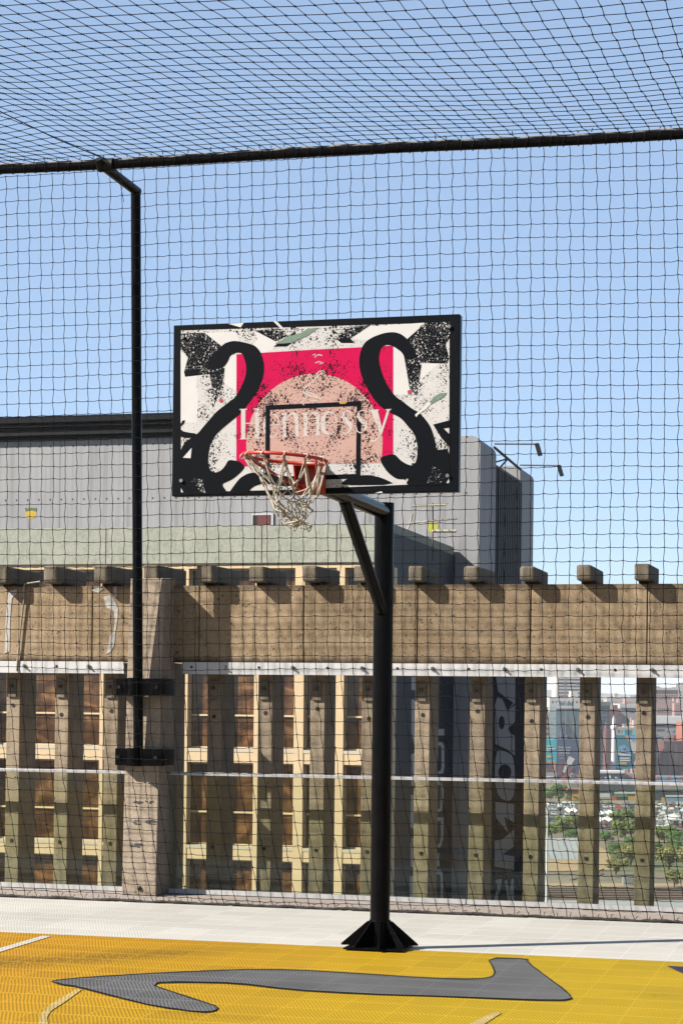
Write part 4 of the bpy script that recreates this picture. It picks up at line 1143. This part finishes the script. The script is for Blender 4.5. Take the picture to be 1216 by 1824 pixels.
panel_on(bl, 'figure', M['maroon'], [(1005, 1382), (1009, 1371), (1013, 1367), (1017, 1365), (1018, 1361), (1020, 1366), (1016, 1376), (1016, 1390), (1008, 1390)], D1, .5)
panel_on(bl, 'wheel', M['lt_blue'], circ(1017.5, 1381, 4.6, 14, 0), D1, .8); panel_on(bl, 'wheel_rim', M['yellow'], circ(1017.5, 1381, 3.2, 14, 0), D1, 1.0); panel_on(bl, 'wheel_hub', M['maroon'], circ(1017.5, 1381, 2, 12, 0), D1, 1.2)
panel_on(bl, 'floor', M['brick'], [(993, 1390), (1046, 1390), (1046, 1386), (1024, 1379), (1000, 1383)], D1, .35)
D2 = 1170
bl = tower('billboard_building', 'building wrapped in a teal advertisement with blue cards right of the white minaret', 'building', 1096.5, 1150, 1310, D2, 20, M['teal'])
panel_on(bl, 'white_swoosh', M['pale'], [(1111, 1310.3), (1119, 1322), (1127, 1342), (1150, 1342), (1150, 1325), (1125, 1316), (1116, 1310.3)], D2, .2)
panel_on(bl, 'orange_swoosh', M['orange_p'], [(1110, 1310.3), (1119, 1322), (1121, 1322), (1114, 1310.3)], D2, .45)
panel_on(bl, 'blue_card', M['lt_blue'], [(1117, 1311), (1150, 1310.5), (1150, 1322), (1131, 1323), (1123, 1319)], D2, .45)
panel_on(bl, 'blue_card', M['lt_blue'], [(1100, 1330), (1111, 1326), (1124, 1340), (1121, 1343), (1106, 1340)], D2, .45)
panel_on(bl, 'card_chip', M['deep_blue'], [(1108, 1334), (1112, 1332), (1115, 1335), (1111, 1337)], D2, .7)
panel_on(bl, 'white_corner', M['pale'], [(1096.8, 1338), (1101, 1336), (1104, 1341), (1120, 1344), (1098, 1345)], D2, .3)
panel_on(bl, 'blue_field', M['deep_blue'], [(1128, 1376), (1150, 1376), (1150, 1348), (1126, 1352)], D2, .25)
for y_, x1 in ((1344, 1124), (1349.5, 1120), (1353.5, 1121)): panel_on(bl, 'text_line', M['canopy'], [(1103, y_+1.8), (x1, y_+1.8), (x1, y_), (1103, y_)], D2, .6)
panel_on(bl, 'button', M['yellow'], [(1101, 1361), (1115, 1361), (1115, 1357.5), (1101, 1357.5)], D2, .5)
panel_on(bl, 'ring', M['pale'], circ(1135, 1360, 7, 14, 0), D2, .5); panel_on(bl, 'ring_core', M['orange_p'], circ(1135, 1360, 4.5, 14, 0), D2, .75)
# centre gap
tower('office_block', 'narrow white office slab far behind the white flat roofed block', 'building', 972, 984, 1249, 2100, 20, M['pale'], [(973, 983, 3, 1252, 1268, 4, .5, .4, W)])
tower('office_block', 'pale green low block on the skyline just right of the dark blue glass block', 'building', 1062, 1080, 1246, 2400, 30, M['mid_grey'], [(1064, 1079, 5, 1248, 1256, 2, .5, .4, W)])
tower('office_block', 'brown flat block on the skyline behind the blank grey wall', 'building', 1112, 1124, 1250, 1900, 20, M['pink_brick'], [(1113, 1123, 4, 1252, 1262, 3, .5, .4, W)])
tower('office_block', 'small beige block peeping over the pale low block', 'building', 1126, 1142, 1288, 1380, 15, M['pink_brick'], [(1127, 1141, 5, 1290, 1297, 2, .5, .4, W)])
tower('brick_block', 'red brown mid rise beside the minaret shaft', 'building', 1079, 1088, 1300, 1215, 12, M['dark_red'], [(1080, 1087.5, 2, 1304, 1370, 9, .5, .4, W)])
tower('office_block', 'cream long block on the skyline behind the minaret', 'building', 1080, 1150, 1242, 2200, 30, M['beige'], [(1085, 1148, 4, 1246, 1254, 1, .8, .4, M['mid_grey'])])
tower('office_block', 'dark blue glass block left of the minaret', 'building', 1050, 1085.5, 1257, 1240, 22, M['dark_glass'], [(1064, 1082, 3, 1262, 1372, 14, .6, .35, M['teal_glass'])], roof=(M['teal_glass'], 2.5))
tower('brick_block', 'brown brick block behind the minaret spire', 'building', 1079, 1104.5, 1263, 1420, 20, M['dark_red'], [(1082, 1103, 4, 1270, 1292, 3, .5, .4, W)])
tower('warehouse', 'large blank grey wall to the right of the minaret', 'building', 1104, 1150, 1261, 1440, 40, M['mid_grey'], [(1118, 1146, 2, 1266, 1270, 1, .5, .8, W)], roof=(M['pale'], 3))
tower('low_block', 'pale low block above the teal advertisement', 'building', 1096, 1150, 1296, 1330, 20, M['beige'], [(1098, 1148, 7, 1299, 1306, 1, .4, .6, W)])
mn = thing('minaret', 'slim white minaret with a gallery and pointed spire', 'minaret', far(1091.5, 1373, 1160))
b = MB(); c = far(1091.8, 1373, 1160); s_ = 1160/F
def ringz(py): return far(1091.8, py, 1160).z
b.tube([Vector((c.x, c.y, ringz(y))) for y in (1373, 1340, 1305, 1300)], [s_*4.6, s_*4.2, s_*3.8, s_*3.8], 12); b.build('shaft', M['canopy'], mn)
b = MB(); b.tube([Vector((c.x, c.y, ringz(y))) for y in (1300, 1297, 1294, 1291.5)], [s_*4.5, s_*6, s_*6, s_*4], 12); b.build('gallery', M['canopy'], mn)
b = MB(); b.tube([Vector((c.x, c.y, ringz(y))) for y in (1291.4, 1280, 1276, 1270)], [s_*3.4, s_*2.9, s_*1.6, s_*.4], 12); b.build('spire', M['canopy'], mn)
hr = tower('low_shop', 'low dark fronted shop with white scribbled sign at the foot of the minaret', 'shop', 1058, 1111, 1377, 1130, 15, M['mid_grey'], roof=(M['canopy'], 1.2))
panel_on(hr, 'sign', M['shade'], [(1062, 1391), (1108, 1391), (1108, 1379), (1062, 1379)], 1130, .3)
for pts in ([(1076, 1389), (1083, 1389), (1083, 1387), (1079, 1387), (1079, 1384), (1076, 1384)], [(1084, 1388), (1094, 1388), (1094, 1386.4), (1087, 1386.4), (1086, 1381), (1084, 1381)], [(1094, 1389), (1106, 1389), (1106, 1387), (1098, 1385), (1096, 1383.5), (1094, 1384)]):
    panel_on(hr, 'sign_mark', M['canopy'], pts, 1130, .55)
tower('brick_block', 'orange brick low block right of the scribbled shop sign', 'building', 1111.5, 1150, 1378, 1135, 15, M['pink_brick'], [(1114, 1148, 5, 1380, 1390, 1, .4, .6, M['brick'])])
# right gap
tower('office_block', 'pinkish brick office block with rows of small windows on the skyline', 'building', 1150, 1207, 1229, 1650, 30, M['pink_brick'], [(1168, 1206, 9, 1232, 1247, 3, .45, .5, W)], roof=(M['pale'], 2))
tower('office_block', 'pale block behind the pinkish brick office block', 'building', 1195, 1260, 1224, 1800, 30, M['pale'], [(1208, 1258, 9, 1230, 1262, 6, .5, .45, W)])
tower('office_block', 'lower dark pink brick wing with close window rows', 'building', 1152, 1199, 1249, 1560, 25, M['pink_brick'], [(1170, 1198, 8, 1260, 1272, 2, .5, .45, W)])
tower('office_block', 'pink stair tower beside the lower brick wing', 'building', 1200, 1212, 1252, 1550, 20, M['pink_brick'], [(1202, 1210, 2, 1255, 1275, 4, .4, .4, W)])
tower('office_block', 'grey block with ribbon windows under a long white curved roof', 'building', 1150, 1260, 1289, 1340, 35, M['mid_grey'], [(1160, 1214, 1, 1289, 1295, 1, .98, .8, W), (1168, 1184, 1, 1297, 1304, 1, .9, .6, W), (1184, 1258, 7, 1298, 1318, 2, .3, .35, W)], roof=(M['canopy'], 5))
tower('brick_block', 'dark red block with tall shaded columns on the right', 'building', 1182, 1213.5, 1320, 1180, 20, M['dark_red'], [(1184, 1213, 3, 1326, 1380, 1, .5, 1, M['shade']), (1182.2, 1213.3, 1, 1320.5, 1326, 1, 1, .8, M['shade'])])
tower('brick_block', 'orange brick block at the right edge of the view', 'building', 1214, 1280, 1286, 1190, 20, M['brick'])
tower('office_block', 'blank slate block left of the dark red columns', 'building', 1150, 1181.6, 1312, 1200, 20, M['dark_glass'], [(1171, 1180, 1, 1315, 1350, 1, .9, 1, M['mid_grey'])])
# market row
D3 = 940
mk = tower('market_hall', 'row of market shops with orange brick pillars, dark openings and pale awnings', 'market', 1030, 1300, 1392, D3, 30, M['dark_glass'])
for i, (x0, x1, y0, y1, mt) in enumerate([(1062, 1087, 1413, 1420, 'canopy'), (1093, 1116, 1413, 1419, 'green_p'), (1093, 1135, 1410, 1413.5, 'canopy'), (1060, 1092, 1420.5, 1422.5, 'pale'), (1117, 1150, 1418, 1426, 'yellow'), (1176, 1183, 1420, 1428, 'yellow'), (1183, 1230, 1421, 1427, 'lt_blue'), (1183, 1230, 1416, 1419, 'canopy'), (1165, 1230, 1396, 1406, 'mid_grey')]):
    panel_on(mk, 'awning', M[mt], [(x0, y1), (x1, y1), (x1, y0), (x0, y0)], D3, .5+.2*i)
for x0, x1, y0, y1, mt in [(1086, 1096, 1417, 1437, 'brick'), (1114, 1133, 1426, 1438, 'brick'), (1180, 1182.5, 1428, 1443, 'dark_red'), (1192, 1194, 1428, 1443, 'dark_red'), (1204, 1207, 1428, 1443, 'dark_red'), (1145, 1160, 1420, 1440, 'brick')]:
    panel_on(mk, 'pillar', M[mt], [(x0, y1), (x1, y1), (x1, y0), (x0, y0)], D3, 2.2)
for x0, x1, y0, y1 in [(1060, 1086, 1423, 1438), (1096.5, 1113.5, 1422, 1438), (1160, 1230, 1429, 1440)]:
    panel_on(mk, 'opening_eave_shade', M['shade'], [(x0, y1), (x1, y1), (x1, y0), (x0, y0)], D3, .35)
ms = tower('market_roof', 'orange brick parapets with white domed awnings above the market row', 'market', 1150, 1260, 1383, 1010, 10, M['mid_grey'])
for x0, x1, mt in [(1169, 1174, 'brick'), (1174.5, 1184, 'lt_blue'), (1187, 1194, 'brick'), (1195, 1203, 'lt_blue'), (1210, 1220, 'brick')]:
    panel_on(ms, 'stall_front', M[mt], [(x0, 1394), (x1, 1394), (x1, 1383), (x0, 1383)], 1010, .4)
kq = tower('kiosk', 'orange brick kiosk with a square yellow sign beside the big tree', 'kiosk', 1011, 1050, 1405, 930, 10, M['brick'])
panel_on(kq, 'sign', M['yellow'], [(1016.5, 1425.5), (1031, 1425.5), (1031, 1414), (1016.5, 1414)], 930, .4)
panel_on(kq, 'roof_edge', M['dark_red'], [(1011, 1412), (1050, 1412), (1050, 1406), (1011, 1406)], 930, .5)
for pts in ([(1019, 1419), (1023, 1418), (1026, 1420), (1028.5, 1419), (1028, 1422), (1022, 1421.5)],): panel_on(kq, 'sign_mark', M['maroon'], pts, 930, .7)
# cars
random.seed(8)
def carmesh(nm, mat):
    b = MB(); L_, H_, Wd = 4.3, 1.0, 1.75
    prof = [(-2.15, .35), (-2.15, .85), (-1.2, .98), (-.65, 1.45), (.75, 1.45), (1.45, .98), (2.15, .85), (2.15, .35)]
    n = len(prof); vs = [Vector((x, -Wd/2, z)) for x, z in prof]+[Vector((x, Wd/2, z)) for x, z in prof]
    b.add(vs, [tuple(range(n)), tuple(range(2*n-1, n-1, -1))]+[(i, i+n, (i+1) % n+n, (i+1) % n) for i in range(n)], 0)
    for s in (-1, 1):
        yy = s*(Wd/2+.01)
        b.poly([Vector((-.98, yy, 1.0)), Vector((-.55, yy, 1.38)), Vector((.65, yy, 1.38)), Vector((1.2, yy, 1.0))], 1)
        for x in (-1.35, 1.35): b.tube([(x, yy-.2*s, .33), (x, yy+.03*s, .33)], .33, 10, 2)
    b.poly([Vector((-1.19, -.75, 1.0)), Vector((-.68, -.7, 1.44)), Vector((-.68, .7, 1.44)), Vector((-1.19, .75, 1.0))][::1], 1)
    me = b.build(nm, [mat, M['win'], M['shade']]); return me
cols = [('white', simple('white car paint', (.75, .75, .75), .3, .03, 1)), ('silver', simple('silver car paint', (.45, .46, .48), .3, .05, 1, .5)), ('dark', simple('dark car paint', (.05, .05, .06), .3, .1, 1)), ('red', simple('red car paint', (.38, .03, .03), .3, .1, 1)), ('blue', simple('blue car paint', (.03, .12, .32), .3, .1, 1))]
protos = {}
lab = {'white': 'white car parked in the crowded car park below', 'silver': 'silver car parked in the crowded car park below', 'dark': 'dark car parked in the crowded car park below', 'red': 'red car parked in the crowded car park below', 'blue': 'blue car parked in the crowded car park below'}
for row, py in enumerate((1434, 1437, 1440.5, 1444.5, 1448.5, 1453, 1458, 1463.5, 1469, 1475)):
    dd = dist(py); px = 968+random.random()*8
    while px < 1228:
        stp = 2.7/dd*F*1.04 if row % 2 else 2.9/dd*F
        if any(a < px < c for a, c in ((1037, 1058), (1137, 1163))) or random.random() < .18: px += stp; continue
        k = random.choices(['white', 'silver', 'dark', 'red', 'blue'], [6, 4, 2, 1, .5])[0]
        if k not in protos:
            protos[k] = carmesh('parked_car', dict(cols)[k]); o = protos[k]
        else: o = protos[k].copy(); COL.objects.link(o)
        o.location = gpt(px, py)+Vector((0, 0, .16)); o.rotation_euler = (0, 0, YAW+PI/2+random.uniform(-.06, .06)+(PI if random.random() < .4 else 0))
        tag(o, lab[k], 'car', k+' cars parked in rows')
        px += stp
# white car park canopies
for i, (x0, x1, py, lb) in enumerate([(1066, 1104, 1466, 'long white shade canopy over parked cars, nearest the street tree'), (1068, 1098, 1478, 'white shade canopy in front of the longer one'), (1192, 1300, 1474, 'wide white canopy roof at the right of the car park'), (1012, 1033, 1461, 'small white canopy left of the concrete slats')]):
    dd = dist(py); o = gpt((x0+x1)/2, py); t = thing('shade_canopy', lb, 'canopy', o)
    wd = (x1-x0)/F*dd
    b = MB(); c = gpt(x0, py)
    n = max(2, int(wd/6))
    for k in range(n):
        a = c+RT*(wd*k/n); q = c+RT*(wd*(k+1)/n); m_ = a.lerp(q, .5)
        for p0, p1, za, zb_ in ((a, m_, 3.0, 3.9), (m_, q, 3.9, 3.0)):
            b.add([p0+UP*za, p1+UP*zb_, p1+UP*(zb_+.4)+FW*16, p0+UP*(za+.4)+FW*16], [(0, 1, 2, 3)])
    b.build('roof', M['canopy'], t)
    b = MB()
    for k in range(n+1): q = c+RT*(wd*k/n); b.tube([q, q+UP*3], .12, 6)
    b.build('pole', M['steel'], t)
# warehouse & walls by the tracks
D4 = 575
wh = tower('warehouse', 'long warehouse with a pale grey metal roof beside the railway', 'warehouse', 860, 1045, 1553, D4, 3, M['white_wall'])
b = MB(); a0 = far(860, 1549, D4)-FW*1; a1 = far(1045, 1549, D4)-FW*1; 
b.prism([a0, a1, a1+FW*26+UP*7.2, a0+FW*26+UP*7.2], UP*.3); b.build('roof', M['grey_roof'], wh)
b = MB()
for k in range(16): q = a0.lerp(a1, (k+.5)/16)+UP*.31; b.prism([q, q+RT*.18, q+RT*.18+FW*26+UP*7.2, q+FW*26+UP*7.2], UP*.12)
b.build('roof_rib', M['mid_grey'], wh)
panel_on(wh, 'opening_eave_shade', M['shade'], [(860, 1557.5), (1030, 1557.5), (1030, 1553.5), (860, 1553.5)], D4, .25)  # eave shadow drawn as a dark strip along the wall top
tower('boundary_wall', 'long white boundary wall along the far side of the railway', 'wall', 800, 1134, 1562, 530, .5, M['white_wall'])
tower('boundary_wall', 'low red brick boundary wall at the right of the railway', 'wall', 1150, 1400, 1573, 520, .5, M['brick'], roof=(M['canopy'], .35))
rb = tower('relay_box', 'grey trackside equipment cabin on a pole', 'cabin', 1113, 1131, 1563, 500, 2.5, M['mid_grey'], [(1114, 1130, 4, 1564, 1583, 2, .7, .8, M['grey_roof'])], ybot=1585)
b = MB(); c = far(1119, 1585, 500.5); b.tube([c+FW*1, c+FW*1-UP*8], .2, 6); b.build('pole', M['steel'], rb)
for i, py in enumerate((1583.5, 1587, 1591, 1595.5, 1600)):
    b = MB()
    for dz in (-.72, .72):
        a = gpt(500, py); c = gpt(1800, py+2); nn = (c-a).normalized(); side = Vector((-nn.y, nn.x, 0))
        q = a+side*dz+UP*.15; b.prism([q, q+nn*(c-a).length, q+nn*(c-a).length+side*.14, q+side*.14], UP*.18)
    tag(b.build('railway_track', M['rust']), ['railway track nearest the boundary wall', 'second railway track from the boundary wall', 'middle railway track of the five', 'fourth railway track from the boundary wall', 'railway track nearest the pale road'][i], 'railway track', 'railway tracks')
gt = thing('rail_gantry', 'brown sloping lattice footbridge crossing in front of the warehouse', 'gantry', far(1000, 1575, 515))
b = MB(); a = far(930, 1597, 515); c = far(1075, 1548, 515)
b.tube([a, c], .22, 6); b.build('top_chord', M['bark'], gt)
b = MB(); a2 = far(930, 1606, 515); c2 = far(1075, 1557, 515); b.tube([a2, c2], .22, 6); b.build('bottom_chord', M['bark'], gt)
b = MB()
for k in range(14): b.tube([a.lerp(c, k/14), a2.lerp(c2, (k+.5)/14)], .09, 5); b.tube([a2.lerp(c2, (k+.5)/14), a.lerp(c, (k+1)/14)], .09, 5)
b.build('lattice', M['bark'], gt)
lp = thing('lamp_post', 'tall thin white lamp post beside the road, left of the city view', 'lamp post', far(973, 1612, 455))
b = MB(); b.tube([far(972.5, 1612, 455), far(974.5, 1434, 455)], [.30, .16], 8); b.build('pole', M['canopy'], lp)
b = MB(); t_ = far(974.5, 1434, 455); b.tube([t_, t_+RT*-2+UP*.3], .1, 6); b.obox(t_+RT*-3.2+UP*.2, RT*1.2, FW*.4, UP*.25); b.build('lamp_head', M['steel'], lp)
# trees
def crown(kind, R_, n, leaf, seed):
    random.seed(seed); b = MB()
    cl = []
    for k in range(30):
        a = random.uniform(0, 2*PI); rr = R_*random.uniform(.1, .95)
        cl.append((Vector((math.cos(a)*rr, math.sin(a)*rr, R_*random.uniform(-.35, .6))), R_*random.uniform(.13, .36)))
    for k in range(n):
        c, r = random.choice(cl)
        u = Vector((random.gauss(0, 1), random.gauss(0, 1), random.gauss(0, .8))); u.normalize()
        p = c+u*r*random.uniform(.25, 1.2)**.8
        nrm = (u+Vector((random.uniform(-.7, .7), random.uniform(-.7, .7), random.uniform(-.2, .9)))).normalized()
        t1 = nrm.orthogonal().normalized(); t2 = nrm.cross(t1); s = leaf*random.uniform(.6, 1.4); ang = random.uniform(0, PI)
        e1 = (t1*math.cos(ang)+t2*math.sin(ang))*s; e2 = (-t1*math.sin(ang)+t2*math.cos(ang))*s*.7
        b.add([p-e1, p-e2, p+e1, p+e2], [(0, 1, 2, 3)])
    return b
def tree_proto(mat, seed):
    t = thing('tree', 'x', 'tree', (0, 0, 0), 'trees around the car park and railway')
    cr = crown('', 4.0, 4200, .25, seed); ob = cr.build('crown', M[mat], t); ob.location = (0, 0, 3.9)
    b = MB(); b.tube([(0, 0, 0), (.1, 0, 1.8), (0, .1, 3.6)], [.32, .24, .18], 8)
    for k in range(6):
        a = k*1.05; b.tube([(0, .05, 2.4+.2*k), (math.cos(a)*1.3, math.sin(a)*1.3, 4.4), (math.cos(a)*2.4, math.sin(a)*2.4, 5.6)], [.14, .09, .04], 5)
    b.build('trunk', M['bark'], t); return t
tp = [tree_proto('leaf_a', 1), tree_proto('leaf_b', 2), tree_proto('leaf_c', 3)]
used = [False]*3
TR = [  # px, base y, width px, kind, label
 (994, 1432, 46, 1, 'big dark green tree beside the kiosk with the yellow sign'),
 (966, 1430, 34, 1, 'dark green tree left of the big tree by the kiosk'),
 (1006, 1494, 52, 0, 'olive tree in front of the parked cars, left of the slats'),
 (982, 1497, 40, 0, 'smaller olive tree left of the car park tree'),
 (1022, 1502, 32, 1, 'green tree at the edge of the sand field'),
 (1107, 1478, 48, 0, 'olive tree among the white canopies'),
 (1113, 1503, 54, 0, 'broad olive tree in front of the white canopies'),
 (1130, 1520, 40, 1, 'dark green tree below the broad olive tree'),
 (1077, 1502, 28, 1, 'small green tree left of the broad olive tree'),
 (1098, 1529, 36, 1, 'bright green tree on the grass bank'),
 (1122, 1544, 52, 2, 'yellowish tree at the foot of the grass bank'),
 (1096, 1560, 40, 2, 'dry brown tree above the boundary wall'),
 (1182, 1507, 46, 0, 'olive tree at the right side of the car park'),
 (1208, 1512, 44, 1, 'dark green tree at the right edge above the path'),
 (1172, 1524, 30, 1, 'green tree beside the sandy path'),
 (1202, 1534, 46, 1, 'bright green shrub like tree below the sandy path'),
 (1190, 1553, 60, 2, 'wide yellowish tree along the bottom of the bank'),
 (1228, 1556, 60, 2, 'yellowish tree at the far right of the bank'),
 (1200, 1582, 40, 2, 'bare brownish tree in front of the red brick wall'),
 (1216, 1390, 16, 0, 'small olive tree beside the market parapets'),
]
for px, py, wpx, kd, lb in TR:
    if used[kd]: o = copy_tree(tp[kd])
    else: o = tp[kd]; used[kd] = True
    p = gpt(px, py); s = wpx/F*dist(py)/8.0
    o.location = p; o.scale = (s, s, s*.92); o.rotation_euler = (0, 0, random.uniform(0, 6)); o['label'] = lb
# ------------------------------------------------------------------ haze
def haze_mat():
    m, nt, out = newmat('haze'); p = nt.nodes.new('ShaderNodeVolumePrincipled')
    p.inputs['Density'].default_value = HAZE; p.inputs['Color'].default_value = (.86, .90, .96, 1); p.inputs['Anisotropy'].default_value = .1
    nt.links.new(p.outputs[0], out.inputs['Volume']); return m
HAZE = .00008
b = MB(); b.box(-7800, 7800, -7800, 7800, ZG-1, 75)
hz = b.build('haze', haze_mat()); tag(hz, 'thin pale city haze', 'haze', None, 'stuff')
